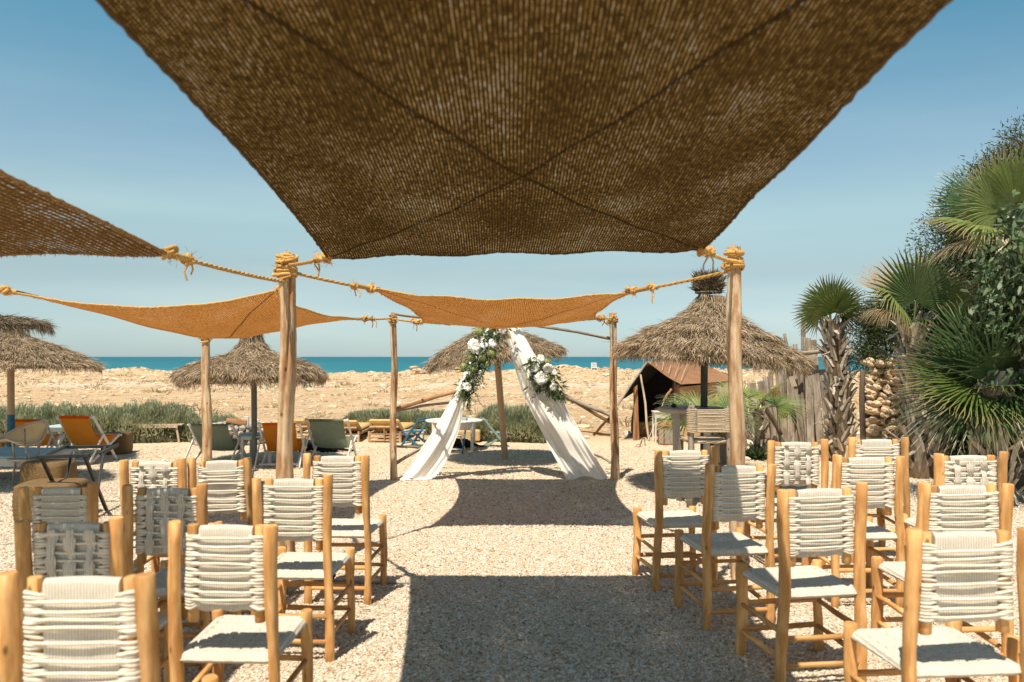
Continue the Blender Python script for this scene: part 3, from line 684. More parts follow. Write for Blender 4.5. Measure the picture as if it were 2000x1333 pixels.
# ------------------------------------------------------------------ cord chairs
CW, CD, CH = .40, .42, .975
def chair_parts(kind, rn):
    """one mesh per part; built round the midpoint between the rear posts, facing +y"""
    P_ = {}
    def part(name, m, fn, shared=None):
        q = MB(); fn(q); me = q.mesh(name); me.materials.append(m); P_.setdefault(name, []).append(me)
    hw = CW / 2; r = .0295
    zs = .475
    for sx in (-1, 1):
        part('rear_post', M['chair_wood'], lambda q: log(q, (sx * (hw + .004), .0, 0), (sx * hw, -.03, CH + random.uniform(-.012, .012)), .0245, .0275, 16, 14, .09, .009))
    for sx in (-1, 1):
        part('front_leg', M['chair_wood'], lambda q: log(q, (sx * (hw + .018), CD + .01, 0), (sx * (hw + .012), CD, zs + .02), .025, .029, 14, 9, .09, .006))
    def ry(z): return -.03 * z / CH
    for sx in (-1, 1):
        for z in (.13, .27):
            part('stretcher', M['chair_wood'], lambda q: log(q, (sx * hw, ry(z), z), (sx * (hw + .014), CD, z + .012), .0135, .0125, 9, 6, .08, .003))
    for z in (.105, .24):
        part('stretcher', M['chair_wood'], lambda q: log(q, (-hw, ry(z), z), (hw, ry(z), z), .0145, .0135, 9, 6, .08, .003))
        part('stretcher', M['chair_wood'], lambda q: log(q, (-hw - .01, CD, z + .045), (hw + .01, CD, z + .045), .0145, .0135, 9, 6, .08, .003))
    # backrest: two short dowels, a panel of upright cords rolled over rods, loose cords wound round the dowels
    dx = hw - .058; z0, z1 = .63, .945
    for sx in (-1, 1):
        part('dowel', M['chair_wood'], lambda q: log(q, (sx * dx, .014, z0 - .045), (sx * dx, .008, z1 + .012), .022, .0225, 12, 7, .07, .002))
    pw = dx - .028
    def panel(q):
        nx, nz = 30, 26; zz = []
        prof = []
        for t_ in np.linspace(0, 1, 15): prof.append((-.018, z0 + .015 + (z1 - z0 - .03) * t_))
        for a_ in np.linspace(pi, 0, 7)[1:-1]: prof.append((cos(a_) * .018, z1 - .015 + sin(a_) * .018))
        for t_ in np.linspace(1, 0, 15): prof.append((.018, z0 + .015 + (z1 - z0 - .03) * t_))
        for a_ in np.linspace(0, -pi, 7)[1:-1]: prof.append((cos(a_) * .018, z0 + .015 + sin(a_) * .018))
        prof = np.array(prof); m = len(prof); xs_ = np.linspace(-pw, pw, nx)
        V = []
        for i, x in enumerate(xs_):
            w_ = 1 + .15 * sin(i * 3.3); edge = (abs(x) / pw)
            V.append(np.stack([np.full(m, x) + .003 * np.sin(prof[:, 1] * 30 + x * 20), .012 + prof[:, 0] * (1 + .05 * w_) - .014 * (1 - (x / pw)**2) * 0 , prof[:, 1] + .010 * np.cos(x * 9) * (prof[:, 1] > .8) - .004 * np.sin(x * 60) * (prof[:, 1] < z0 + .01)], 1))
        V = np.concatenate(V)
        f = [(i * m + k, (i + 1) * m + k, (i + 1) * m + (k + 1) % m, i * m + (k + 1) % m) for i in range(nx - 1) for k in range(m)]
        q.add(V, f, None, .8)
        for x, s_ in ((0, 1), (nx - 1, -1)):
            ring = V[x * m:(x + 1) * m]; c = ring.mean(0, keepdims=True)
            q.add(np.vstack([ring, c]), [(k, (k + 1) % m, m) if s_ > 0 else ((k + 1) % m, k, m) for k in range(m)], None, .8)
    part('backrest', M['cloth_panel'], panel)
    # cords
    zc = [z0 + .045 + (z1 - z0 - .075) * i / 7 for i in range(8)]
    if kind == 'gap': zc = [z0 + .03, z0 + .055, z0 + .09, z0 + .14, z0 + .185, z0 + .21, z0 + .235, z0 + .262]
    for i, z in enumerate(zc):
        def cordfn(q):
            a_ = []; rr = .029; t1 = np.linspace(-pi / 2, pi / 2, 7)
            j = RNG.normal(0, .0025, 4)
            for th in t1: a_.append((dx + rr * cos(th), .012 + (rr) * sin(th), z + j[0]))
            for x in (.5, 0, -.5): a_.append((dx * x, .012 + .028, z + j[1]))
            for th in t1 + pi: a_.append((-dx + rr * cos(th), .012 + rr * sin(th), z + j[2]))
            for x in (-.6, -.25, .1, .5): a_.append((dx * x, .012 - .030 - .004 * (1 - abs(x)), z + j[3] + (j[0] + j[2]) * .3 + .0015 * sin(x * 3 + i * 2)))
            tube(q, a_, .0053, 6, closed=True)
        part('cord', M['cord'], cordfn)
    for sx in (-1, 1):
        def wrap(q):
            for k in range(23):
                z = z0 + .012 + k * .0125
                if k in (11,): continue
                th = np.arange(12) / 12 * 2 * pi; w_ = random.uniform(.9, 1.1)
                # each turn starts round the dowel and is pinched towards the nearest cord
                tgt = min(zc, key=lambda c_: abs(c_ - z)); zz = z + (tgt - z) * .55 * np.clip(-np.cos(th) * sx, 0, 1)
                tube(q, np.stack([sx * dx + np.cos(th) * .0285 * w_ * np.where(np.cos(th) * sx < 0, 1.55, 1.0), .012 + np.sin(th) * .0285 * w_, zz], 1), .0066, 5, closed=True)
        part('cord_wrap', M['cord'], wrap)
    if kind == 'bands':
        for x, w_ in ((-pw * .72, .030), (-.002, .034), (pw * .72, .030)):
            def band(q):
                zz = np.linspace(z0 + .015, z1 - .01, 16); ph = random.random() * 2
                ww = w_ * (.5 + .62 * np.abs(((zz - z0) / .10 + ph * .2) % 1 - .0)); y = -.018 - .017 * (np.sin((zz - z0) * 40 + (x > 0) * 1.6 + (abs(x) < .01) * pi) > -.55)
                V = []
                for z, w2, y2 in zip(zz, ww, y): V += [(x - w2 * .8, y2 + .006, z), (x - w2 * .4, y2 - .004, z), (x + w2 * .4, y2 - .004, z), (x + w2 * .8, y2 + .006, z)]
                f = [(i * 4 + k, i * 4 + k + 1, i * 4 + k + 5, i * 4 + k + 4) for i in range(15) for k in range(3)]
                q.add(V, f, None, .85)
            part('woven_band', M['cloth_panel'], band)
    # seat: cord woven over four rails, trapezoid
    def seat(q):
        n = 84; U, W_ = np.meshgrid(np.linspace(-1, 1, n), np.linspace(-1, 1, n))
        sup = lambda a: np.sign(a) * np.abs(a)**.92
        half = (hw + .006) + .012 * (W_ + 1) / 2
        X = U * half; Y = CD / 2 + .004 + W_ * (CD / 2 + .018)
        e = np.maximum(np.abs(U), np.abs(W_)); roll = np.sqrt(np.clip(1 - np.clip((e - .88) / .12, 0, 1)**2, 0, 1))
        i = np.floor((U + 1) * 5.0); j = np.floor((W_ + 1) * 8.0); fu = (U + 1) * 5 % 1; fw = (W_ + 1) * 8 % 1
        over = ((i + j) % 2)
        gro = np.where(over > 0, (np.minimum(fw, 1 - fw) < .20) * (np.abs(fu - .5) < .44), (np.abs(fu - .5) > .46)) * (e < .84)
        Z = zs - .006 - .014 * (1 - U**2) * (1 - W_**2) + .013 * (roll - 1) * 1.6 - .018 * gro + .0018 * np.sin(np.where(over > 0, fu, fw) * pi)
        top = np.stack([X, Y, Z], 2).reshape(-1, 3); bot = np.stack([X * .985, Y * .985 + .003, zs - .036 - .014 * roll], 2).reshape(-1, 3)
        a_, b_ = np.meshgrid(np.arange(n - 1), np.arange(n - 1)); a_ = (b_ * n + a_).ravel(); fq = np.stack([a_, a_ + 1, a_ + n + 1, a_ + n], 1)
        q.add(top, fq, np.stack([U.ravel(), W_.ravel()], 1), .85); q.add(bot, fq[:, ::-1], None, .6)
        ring = list(range(n)) + [k * n + n - 1 for k in range(1, n)] + [n * n - 1 - k for k in range(1, n)] + [k * n for k in range(n - 2, 0, -1)]
        m = len(ring); rt = top[ring]; rb = bot[ring]; mid = (rt + rb) / 2; c = np.array([0, CD / 2, 0]); o = mid - c; o[:, 2] = 0; mid = mid + o / np.linalg.norm(o, axis=1, keepdims=True) * .010
        V = np.vstack([rt, mid, rb]); f = [(L_ * m + k, (L_ + 1) * m + k, (L_ + 1) * m + (k + 1) % m, L_ * m + (k + 1) % m) for L_ in (0, 1) for k in range(m)]
        q.add(V, f, None, .8)
    part('seat', M['seat_cord'], seat)
    return P_
def seat_mat():
    m, nt, b, out = base_mat('seat_cord')
    w = nd(nt, 'ShaderNodeTexWave'); w.wave_type = 'BANDS'; w.bands_direction = 'X'; w.inputs['Scale'].default_value = 30; w.inputs['Distortion'].default_value = 1.0; w.inputs['Detail'].default_value = 2
    nt.links.new(coords(nt, 'Object', (1, 1, 1)), w.inputs[0]); n = noise(nt, coords(nt, 'Object', (14, 14, 14)), 1, 4)
    c = mixc(nt, w.outputs[1], (.56, .50, .41), (.78, .72, .62)); c = mixc(nt, 1.0, c, ramp(nt, n, [(.3, (.88,) * 3), (.7, (1.03,) * 3)]), 'MULTIPLY')
    nt.links.new(c, b.inputs['Base Color']); b.inputs['Roughness'].default_value = .92; b.inputs['Specular IOR Level'].default_value = .1
    bump(nt, b, w.outputs[1], .6, .003); return m
M['seat_cord'] = seat_mat()
PROTO = {}
for kind in ('cords', 'cords2', 'gap', 'bands', 'bands2'):
    parts = chair_parts('bands' if 'bands' in kind else ('gap' if kind == 'gap' else 'cords'), 0)
    PROTO[kind] = parts
GC = 'white cord chairs set out in rows for the ceremony'
built = {}
def place_chair(label, kind, xl, yl, xr, yr, yaw=0, d=None, w=None):
    if d is None: d = DEP((yl + yr) / 2, CH)
    X = ((xl + xr) / 2 - 1000) / F * d
    wpx = (xr - xl) / F * d if w is None else w
    if kind in built:
        t = copy_tree(built[kind]); t['label'] = label
    else:
        t = thing('cord_chair', label, 'chair', group=GC)
        for nm, L in PROTO[kind].items():
            for me in L: put(nm, me, t)
        built[kind] = t
    t.location = (X, d + .03, 0); t.rotation_euler = (RNG.normal(0, .006), RNG.normal(0, .006), radians(yaw))
    s = min(1.08, max(.84, wpx / CW / cos(radians(yaw)))); t.scale = (s, 1, 1)
    return t
place_chair('blurred white cord chair nearest the lower left corner, cut by the bottom edge', 'gap', 20, 1122, 290, 1120, 0)
place_chair('lit white cord chair cut by the bottom edge, just right of the nearest left one', 'cords', 340, 1020, 528, 1018, -1)
place_chair('white cord chair in front of the thick split pole, second from the aisle end', 'cords2', 499, 931, 640, 931, -2)
place_chair('foremost left aisle chair, right beside the thick pole with its seat in sun', 'cords', 600, 886, 716, 888, -3)
place_chair('white cord chair below the pale peeled pole and left green deck chair', 'gap', 381, 897, 490, 894, 0)
place_chair('band-woven white chair in sun below the rightmost orange deck chair at left', 'bands', 241, 899, 354, 897, 0)
place_chair('band-woven chair grey with shade, its right post in sun', 'bands2', 246, 950, 392, 948, 0)
place_chair('shaded grey cord chair with plain cords in front of the wicker poufs', 'cords2', 48, 948, 184, 946, 0)
place_chair('half shaded band-woven chair directly behind the nearest left chair', 'bands', 46, 1016, 226, 1016, 0, w=.36)
place_chair('frontmost right aisle chair, standing before the bar stool', 'cords2', 1283, 879, 1396, 870, 8, d=5.42)
place_chair('second right aisle chair, left post dark and its back half shaded', 'cords', 1381, 907, 1508, 899, 9, d=4.66)
place_chair('third right aisle chair, with a full view of its legs and seat', 'cords2', 1527, 952, 1690, 949, 8, d=3.84)
place_chair('nearest right chair, its lit left post rising from the bottom edge', 'gap', 1785, 1035, 2012, 1036, 4, d=2.88)
place_chair('far band-woven white chair before the pale rocks and stake fence', 'bands', 1503, 860, 1610, 859, 4, d=5.95)
place_chair('white cord chair between the third aisle chair and the palm trunk', 'cords', 1625, 889, 1770, 891, 2, d=5.05, w=.41)
place_chair('farthest right white cord chair before the stone wall', 'gap', 1668, 854, 1772, 855, 0, d=6.15)
place_chair('band-woven white chair under the dark palm fronds at right', 'bands2', 1830, 884, 1969, 887, 0, d=5.15, w=.42)
place_chair('tilted looking white cord chair in front of the rightmost band-woven one', 'cords', 1805, 943, 1972, 946, 2, d=3.95)
place_chair('chair at the lower right corner with only its seat corner in frame', 'cords2', 2175, 1075, 2420, 1075, 6, d=2.72)

q = MB(); N = 420; yl = 3.2 + 9 * RNG.random(N)**1.3; xl = RNG.uniform(-.75, .75, N) * yl
blades(q, np.stack([xl, yl, np.full(N, .014)], 1), np.stack([RNG.normal(size=N), RNG.normal(size=N), RNG.normal(size=N) * .12], 1), RNG.uniform(.025, .07, N), RNG.uniform(.006, .014, N), side=np.tile([[0, 0, 1.]], (N, 1)) + RNG.normal(size=(N, 3)) * .3)
tag(q.build('leaf_litter', simple('dry_leaf_litter', (.34, .17, .07), (.60, .38, .19), (9, 9, 9), .9, 0, var=.5)), 'dry brown leaf bits and straw scattered on the gravel', kind='stuff')

# ------------------------------------------------------------------ draped arch
AD = 10.45; GD = 10.36
apex = P(982, 628, AD)
arch = thing('wedding_arch', 'rough pole arch leaning together under the orange sail, hung with white cloth', 'arch', (apex[0], AD, 0))
A0 = np.array([apex[0], AD, 0])
def ap(px, py, d=AD): return P(px, py, d) - A0
for (x0, y0, x1, y1, r0, r1, m_, nm, dd0, dd1) in [
        (800, 936, 990, 622, .035, .028, 'pole_wood', 'leaning_pole', .12, .12), (1172, 934, 974, 622, .035, .028, 'pole_wood', 'leaning_pole', .12, .12),
        (1199, 663, 1000, 628, .022, .020, 'grey_wood', 'top_beam', .0, .05), (764, 612, 880, 634, .020, .018, 'grey_wood', 'top_beam', .0, .05),
        (766, 801, 905, 762, .026, .022, 'brown_wood', 'brace', -.03, .05), (774, 803, 880, 786, .020, .020, 'grey_wood', 'brace', .02, .12),
        (764, 911, 850, 862, .024, .020, 'grey_wood', 'brace', .0, .16), (768, 871, 822, 876, .016, .016, 'grey_wood', 'brace', .0, .2),
        (1204, 817, 1078, 762, .024, .022, 'grey_wood', 'brace', -.03, .05), (1194, 826, 1085, 768, .022, .018, 'brown_wood', 'brace', .02, .06),
        (1192, 815, 1160, 850, .018, .016, 'brown_wood', 'brace', .0, .5), (1196, 905, 1140, 880, .016, .014, 'grey_wood', 'brace', .0, .2), (1196, 850, 1135, 842, .018, .014, 'pole_wood', 'brace', .1, .3)]:
    q = MB(); log(q, ap(x0, y0, AD + dd0), ap(x1, y1, AD + dd1), r0, r1, 10, 12, .10, .012); q.build(nm, M[m_], arch)
def interp(poly, t):
    poly = np.asarray(poly, float); y = poly[:, 1]; yy = y[0] + (y[-1] - y[0]) * t
    return np.interp(yy, y, poly[:, 0]), yy
def drape(name, label, left, right, folds, amp, base_d, ph, trail=None, billow=0):
    n, m = 70, 90; o = thing(name, label, 'drape', P((left[-1][0] + right[-1][0]) / 2, left[-1][1], base_d) * [1, 1, 0], 0)
    org = np.array(o.location); U = np.linspace(0, 1, n); V = []; UV = []
    for t in np.linspace(0, 1, m):
        xl, y = interp(left, t); xr, _ = interp(right, t)
        open_ = min(1, (xr - xl) / 90)
        f = folds; s_ = U * f * 2 * pi + ph + .9 * sin(t * 4 + ph)
        dd = amp * (.35 + .65 * open_) * (np.sin(s_) + .5 * np.sin(s_ * 1.9 + 2 * t) + .22 * np.sin(s_ * 4.1 + 5 * t)) * (.55 + .45 * t)
        dd += -billow * sin(pi * min(1, t * 1.02)) * np.sin(pi * U)
        dd += .045 * np.sin(U * 4 - t * 15 + ph) * np.exp(-((t - .62) / .22)**2)     # slack diagonal creases
        uu = U + .018 * np.sin(s_ + 1) * (1 - np.abs(2 * U - 1))
        yb = y + (4 * np.sin(U * 9 + ph) if t > .97 else 0)
        X = xl + (xr - xl) * uu; d = base_d + dd + .30 * (1 - t) - .12
        V.append(np.stack([(X - 1000) / F * d, d, H + (HZ - yb) / F * d], 1)); UV.append(np.stack([U * .8, np.full(n, t * 2.2)], 1))
    V = np.concatenate(V) - org; V[:, 2] = np.maximum(V[:, 2], .006); q = MB(); i, j = np.meshgrid(np.arange(n - 1), np.arange(m - 1)); a = (j * n + i).ravel()
    q.add(V, np.stack([a, a + 1, a + n + 1, a + n], 1), np.concatenate(UV), .5); q.build('cloth', M['linen'], o)
    if trail:                                             # cloth end lying on the gravel
        c0, c1, dep = trail; a0, a1 = P(c0[0], c0[1], DEP(c0[1])) * [1, 1, 0], P(c1[0], c1[1], DEP(c1[1])) * [1, 1, 0]
        k = 26; q = MB(); V = []
        for w in np.linspace(-1, 1, 12):
            for t in np.linspace(0, 1, k):
                p = a0 + (a1 - a0) * t + np.array([0, w * dep * (.6 + .4 * sin(t * 3)), 0]); V.append(p + [.02 * sin(w * 7), 0, .012 + .03 * abs(sin(t * 9 + w * 3)) * (1 - w * w)])
        i, j = np.meshgrid(np.arange(k - 1), np.arange(11)); a = (j * k + i).ravel(); q.add(np.array(V) - org, np.stack([a, a + 1, a + k + 1, a + k], 1), None, .5); q.build('hem', M['linen'], o)
    return o
drape('linen_drape', 'white linen falling right of the arch, billowing wide near the ground', [(984, 632), (1000, 700), (1020, 768), (1050, 828), (1076, 880), (1106, 934)],
      [(1012, 632), (1040, 685), (1068, 730), (1092, 770), (1122, 822), (1150, 872), (1170, 905), (1188, 934)], 1.8, .045, 10.42, .6, ((1150, 935), (1196, 933), .03), .16)
drape('linen_drape', 'white linen falling left of the arch below the longer flower garland', [(955, 634), (925, 690), (898, 745), (876, 790), (846, 842), (812, 892), (781, 937)],
      [(975, 634), (950, 690), (925, 745), (908, 790), (896, 842), (876, 892), (850, 935)], 1.2, .035, 10.42, 2.2, ((780, 939), (842, 938), .04), .05)

def flower_mesh(R):
    q = MB()
    for ring in range(5):
        N = [5, 7, 9, 10, 10][ring]; tilt = [.15, .45, .8, 1.15, 1.5][ring]; rr = R * [.5, .7, .88, 1, 1.05][ring]
        for k in range(N):
            a = k / N * 2 * pi + ring * .5 + RNG.normal(0, .08); d = np.array([cos(a), sin(a), 0]); s_ = np.array([-sin(a), cos(a), 0]); up = np.array([0, 0, 1.])
            V = []; rv = rr * RNG.uniform(.88, 1.1)
            for t in (0, .5, .85, 1.0):
                th = tilt * t; p = d * rv * sin(th) + up * rv * cos(th) * (.35 + .65 * t)
                w = R * .36 * [.4, 1, .85, .35][int(t * 3.01)]
                for x in (-1, 0, 1): V.append(p + s_ * w * x + d * .1 * R * abs(x) + up * RNG.normal(0, R * .04))
            q.add(V, [(i * 3 + j, i * 3 + j + 1, i * 3 + j + 4, i * 3 + j + 3) for i in range(3) for j in range(2)], None, RNG.uniform(.4, 1))
    rock_geo(q, (0, 0, R * .15), (R * .45,) * 3, None, 1, .1, .6)
    return q
FM = []
for _ in range(3):
    me = flower_mesh(1.0).mesh('bloom'); me.materials.append(M['petal']); FM.append(me)
q = MB(); rock_geo(q, (0, 0, 0), (1, 1, .9), None, 2, .05, .5); B = ICO[2][0]; blades(q, np.repeat(B, 3, 0) * .9, np.repeat(B, 3, 0) + RNG.normal(size=(len(B) * 3, 3)) * .4, .3, .12)
me = q.mesh('green_bloom'); me.materials.append(M['green_bloom']); GB = me
def garland(label, path, width, blooms, greens, nl, seed):
    o = thing('flower_garland', label, 'flower garland', P(path[0][0], path[0][1], GD)); org = np.array(o.location); path = np.asarray(path, float)
    q = MB(); seg = np.linalg.norm(np.diff(path, axis=0), axis=1); cum = np.concatenate([[0], np.cumsum(seg)]); tt = RNG.random(nl) * cum[-1]
    px = np.interp(tt, cum, path[:, 0]); py = np.interp(tt, cum, path[:, 1]); w = np.interp(tt, cum, width)
    B = np.stack([(px + RNG.normal(size=nl) * w * .33 - 1000) / F * GD, GD - .03 + RNG.uniform(-.10, .08, nl), H + (HZ - py + RNG.normal(size=nl) * w * .25) / F * GD], 1) - org
    cx = np.stack([(px - 1000) / F * GD, np.full(nl, GD + .06), H + (HZ - py) / F * GD], 1) - org
    D = (B - cx) * 6 + RNG.normal(size=(nl, 3)) * .6 + np.array([0, -.35, -.25])
    big = RNG.random(nl) < .35
    blades(q, B, D, np.where(big, RNG.uniform(.06, .11, nl), RNG.uniform(.04, .10, nl)), np.where(big, .026, .010), np.stack([RNG.normal(size=nl) * .01, RNG.normal(size=nl) * .01, -RNG.uniform(0, .03, nl)], 1))
    # long sprigs
    for _ in range(nl // 38):
        k = RNG.integers(nl); p = B[k]; d = nrm(D[k] + np.array([0, 0, -.6])); L = RNG.uniform(.10, .22); pts = [p + d * L * t + np.array([0, 0, -.05]) * t * t for t in np.linspace(0, 1, 6)]
        tube(q, pts, .0018, 4); pp = np.repeat(np.array(pts), 4, 0); blades(q, pp, d + RNG.normal(size=(24, 3)) * .8, RNG.uniform(.03, .06, 24), .011)
    tag(q.build('foliage', M['bouquet_leaf'], o), kind='stuff')
    for (x, y, r) in blooms:
        put('bloom', FM[RNG.integers(3)], o, tuple(P(x, y, GD - .13) - org), (radians(75) + RNG.normal() * .25, RNG.normal() * .25, RNG.random() * .5), (r / F * GD,) * 3)
    for (x, y, r) in greens:
        put('green_bloom', GB, o, tuple(P(x, y, GD - .10) - org), (RNG.random() * 3,) * 3, (r / F * GD,) * 3)
garland('long hanging garland of white blooms and greenery left of the arch top', [(985, 640), (955, 655), (938, 700), (924, 735), (908, 775)], [24, 38, 32, 28, 24],
        [(926, 676, 12), (945, 675, 7), (962, 671, 8), (981, 645, 7), (912, 756, 8), (967, 652, 4), (938, 728, 4)], [(921, 699, 8), (941, 700, 8), (959, 690, 9), (906, 718, 8), (925, 722, 7), (936, 648, 8), (962, 645, 7), (903, 768, 6), (953, 712, 6)], 1250, 1)
garland('shorter round bouquet of white blooms pinned on the right drape', [(1036, 708), (1052, 722), (1062, 740), (1082, 762), (1094, 778)], [14, 40, 46, 26, 8],
        [(1056, 701, 7), (1045, 719, 8), (1070, 719, 9), (1056, 739, 12), (1080, 756, 7), (1083, 728, 5)], [(1069, 708, 7), (1072, 738, 7), (1058, 715, 5), (1088, 770, 4)], 760, 2)

# ------------------------------------------------------------------ thatched parasols
def thatch(q, prof, N, Lr, W, seed, lift=.12, jag=1.0):
    """straw blades over a profile of (radius, z) from rim upward; blades point down the slope"""
    prof = np.asarray(prof, float); seg = np.linalg.norm(np.diff(prof, axis=0), axis=1); area = seg * (prof[:-1, 0] + prof[1:, 0]); c = np.concatenate([[0], np.cumsum(area)]); c /= c[-1]
    t = RNG.random(N); idx = np.clip(np.searchsorted(c, t) - 1, 0, len(seg) - 1); fr = (t - c[idx]) / (c[idx + 1] - c[idx])
    rz = prof[idx] + (prof[idx + 1] - prof[idx]) * fr[:, None]; sl = prof[idx] - prof[idx + 1]; sl /= np.linalg.norm(sl, axis=1, keepdims=True)
    a = RNG.random(N) * 2 * pi; er = np.stack([np.cos(a), np.sin(a), 0 * a], 1); et = np.stack([-np.sin(a), np.cos(a), 0 * a], 1)
    lump = 1 + .035 * np.sin(a * 5 + rz[:, 1] * 9 + seed) + .025 * np.sin(a * 11 + seed + rz[:, 1] * 23) + .02 * np.sin(a * 23 + rz[:, 1] * 40)
    nrm_ = np.stack([-sl[:, 1], sl[:, 0]], 1)
    B = er * (rz[:, 0] * lump + nrm_[:, 0] * .01)[:, None]; B[:, 2] = rz[:, 1] + .015 * np.sin(a * 7 + seed)
    D = er * sl[:, :1] + np.array([0, 0, 1]) * sl[:, 1:] + et * RNG.normal(0, .34 * jag, N)[:, None] + (er * np.abs(nrm_[:, :1]) + np.array([0, 0, 1]) * np.abs(nrm_[:, 1:])) * RNG.normal(lift, .16 * jag, N)[:, None]
    blades(q, B, D, RNG.uniform(Lr[0], Lr[1], N), W * RNG.uniform(.6, 1.3, N), np.array([0, 0, -.02]) + 0 * B, side=et * 0 + RNG.normal(size=(N, 3)) * .4 + nrm_[:, 1:] * np.array([0, 0, 1]))
def parasol(label, base, pole_top, pole_m, pr, centre, prof, tiers, tilt=(0, 0), tuft=None, N=9000, extra=None, straw='straw', s=1.0):
    prof = [(a * s, b * s) for a, b in prof]; tiers = [(i, a * s, b * s, n_) for i, a, b, n_ in tiers]; tuft = tuple(x * s for x in tuft) if tuft else None
    o = thing('thatched_parasol', label, 'parasol', base, 0, 'thatched straw parasols in the yard'); base = np.array(base, float)
    q = MB(); tube(q, [[0, 0, -.03], np.array(pole_top) * .5 - base * .5 + [0, 0, 0], np.array(pole_top) - base], pr, 14, wob=.02); q.build('pole', M[pole_m], o)
    if extra:
        q = MB(); d = nrm(np.array(pole_top) - base); tube(q, [d * extra[0], d * extra[1]], pr * 1.06, 14); q.build('painted_band', M['blue_paint'], o)
    c = np.array(centre) - base
    q = MB(); p2 = [(max(r - .035, .01), z - .03) for r, z in prof]; lathe(q, [(.02, prof[0][1] + .14)] + [(prof[0][0] * .8, prof[0][1] + .03)] + [(prof[0][0] - .05, prof[0][1] - .015)] + p2[1:] + [(.01, p2[-1][1])], 40, wob=.012)
    cr = q.build('thatch_core', M['straw_core'], o, tuple(c)); cr.rotation_euler = (tilt[0], tilt[1], 0)
    q = MB(); thatch(q, prof, int(N * 1.9), (.05, .15), .0065, 1, jag=1.5); thatch(q, prof, int(N * .14), (.10, .22), .006, 3, lift=.42, jag=2.2)
    for (i0, rr, zz, n_) in tiers: thatch(q, [(rr, zz), (rr - .12, zz + .05)], int(n_ * 1.6), (.07, .17), .0075, i0, lift=.06)
    th = q.build('thatch', M[straw], o, tuple(c)); th.rotation_euler = (tilt[0], tilt[1], 0)
    # ribs under the roof
    q = MB()
    for k in range(8):
        a = k / 8 * 2 * pi; tube(q, [[0.03 * cos(a), .03 * sin(a), prof[0][1] + .22], [cos(a) * prof[0][0] * .92, sin(a) * prof[0][0] * .92, prof[0][1] + .02]], .012, 6)
    rb = q.build('ribs', M['bleached_wood'], o, tuple(c)); rb.rotation_euler = (tilt[0], tilt[1], 0)
    if tuft:
        z0_, r0_, h_ = tuft; N_ = 2600; a = RNG.random(N_) * 2 * pi; rr = r0_ * np.sqrt(RNG.random(N_)); B = np.stack([np.cos(a) * rr * .8, np.sin(a) * rr * .8, np.full(N_, z0_) + RNG.random(N_) * h_ * .6], 1)
        q = MB(); blades(q, B, np.stack([np.cos(a) * .45 * rr / r0_, np.sin(a) * .45 * rr / r0_, np.ones(N_)], 1) + RNG.normal(size=(N_, 3)) * .5, h_ * RNG.uniform(.35, .62, N_), .013)
        for zz in (z0_ + .01,):
            tube(q, [[cos(a_) * r0_ * .95, sin(a_) * r0_ * .9 , zz] for a_ in np.linspace(0, 2 * pi, 25)[:-1]], .012, 6, closed=True)
        tag(q.build('straw_tuft', M['dark_straw'], o, tuple(c)), None)
    return o
# right, large and near
cU = P(1384, 703, 9.35); bU = np.array([P(1374, 800, 9.35)[0], 9.35, 0])
parasol('large thatched parasol with a brushy straw tuft, right of the arch', bU, P(1376, 640, 9.35), 'dark_pole', .042, cU,
        [(1.13, 0), (1.12, .09), (.86, .24), (.62, .375), (.40, .50), (.28, .60), (.19, .70), (.165, .82)], [(1, 1.11, .02, 1800), (2, 1.0, .16, 900), (3, .80, .32, 700), (4, .22, .68, 300)], (0, radians(5.0)), (.82, .165, .28), 11000, s=.95)
# second from left
cU = P(492, 744, 11.8); bU = np.array([P(497, 800, 11.8)[0], 11.8, 0])
parasol('thatched parasol on a grey post behind the thick split pole', bU, P(496, 690, 11.8), 'grey_pole', .042, cU,
        [(1.08, 0), (1.12, .10), (1.0, .21), (.76, .31), (.40, .40), (.25, .50), (.15, .64), (.14, .81), (.15, 1.0)], [(1, 1.08, .03, 1600), (2, .84, .26, 900)], (0, radians(-.5)), (.98, .16, .2), 9000, s=.925)
# leftmost
cU = P(20, 716, 11.8); bU = np.array([P(22, 800, 11.8)[0], 11.8, 0])
parasol('tiered thatched parasol at the left edge with a blue band on its post', bU, P(21, 680, 11.8), 'tan_pole', .048, cU,
        [(1.17, 0), (1.17, .04), (.95, .12), (.93, .17), (.72, .24), (.68, .29), (.42, .37), (.26, .43), (.135, .52), (.125, .66), (.15, .72)], [(1, 1.15, .01, 1600), (2, .94, .14, 1200), (3, .69, .26, 1000)], (0, radians(.5)), None, 9000, (.20, .74))
# centre, leaning
cU = P(966, 703, 11.95); bU = np.array([P(987, 800, 12.4)[0], 12.4, 0])
parasol('leaning thatched parasol seen through the middle of the arch', bU, P(970, 690, 11.95), 'tan_pole', .050, cU,
        [(1.03, 0), (1.02, .05), (.90, .14), (.72, .25), (.50, .36), (.30, .44), (.16, .50), (.10, .62)], [(1, 1.0, .0, 1500), (2, .70, .22, 900)], (0, radians(-6.5)), None, 9000, s=.955)
# nearer one entering at the left edge, underside shade put into its straw
cU = P(-92, 634, 9.4); bU = np.array([cU[0], 9.4, 0])
parasol('dark thatched parasol rim entering at the left edge above the tiered one', bU, cU, 'grey_pole', .045, cU,
        [(1.0, 0), (.99, .05), (.80, .085), (.5, .11), (.2, .13), (.1, .15)], [(1, .96, .01, 300)], (0, radians(2)), None, 6000, None, 'dark_straw')

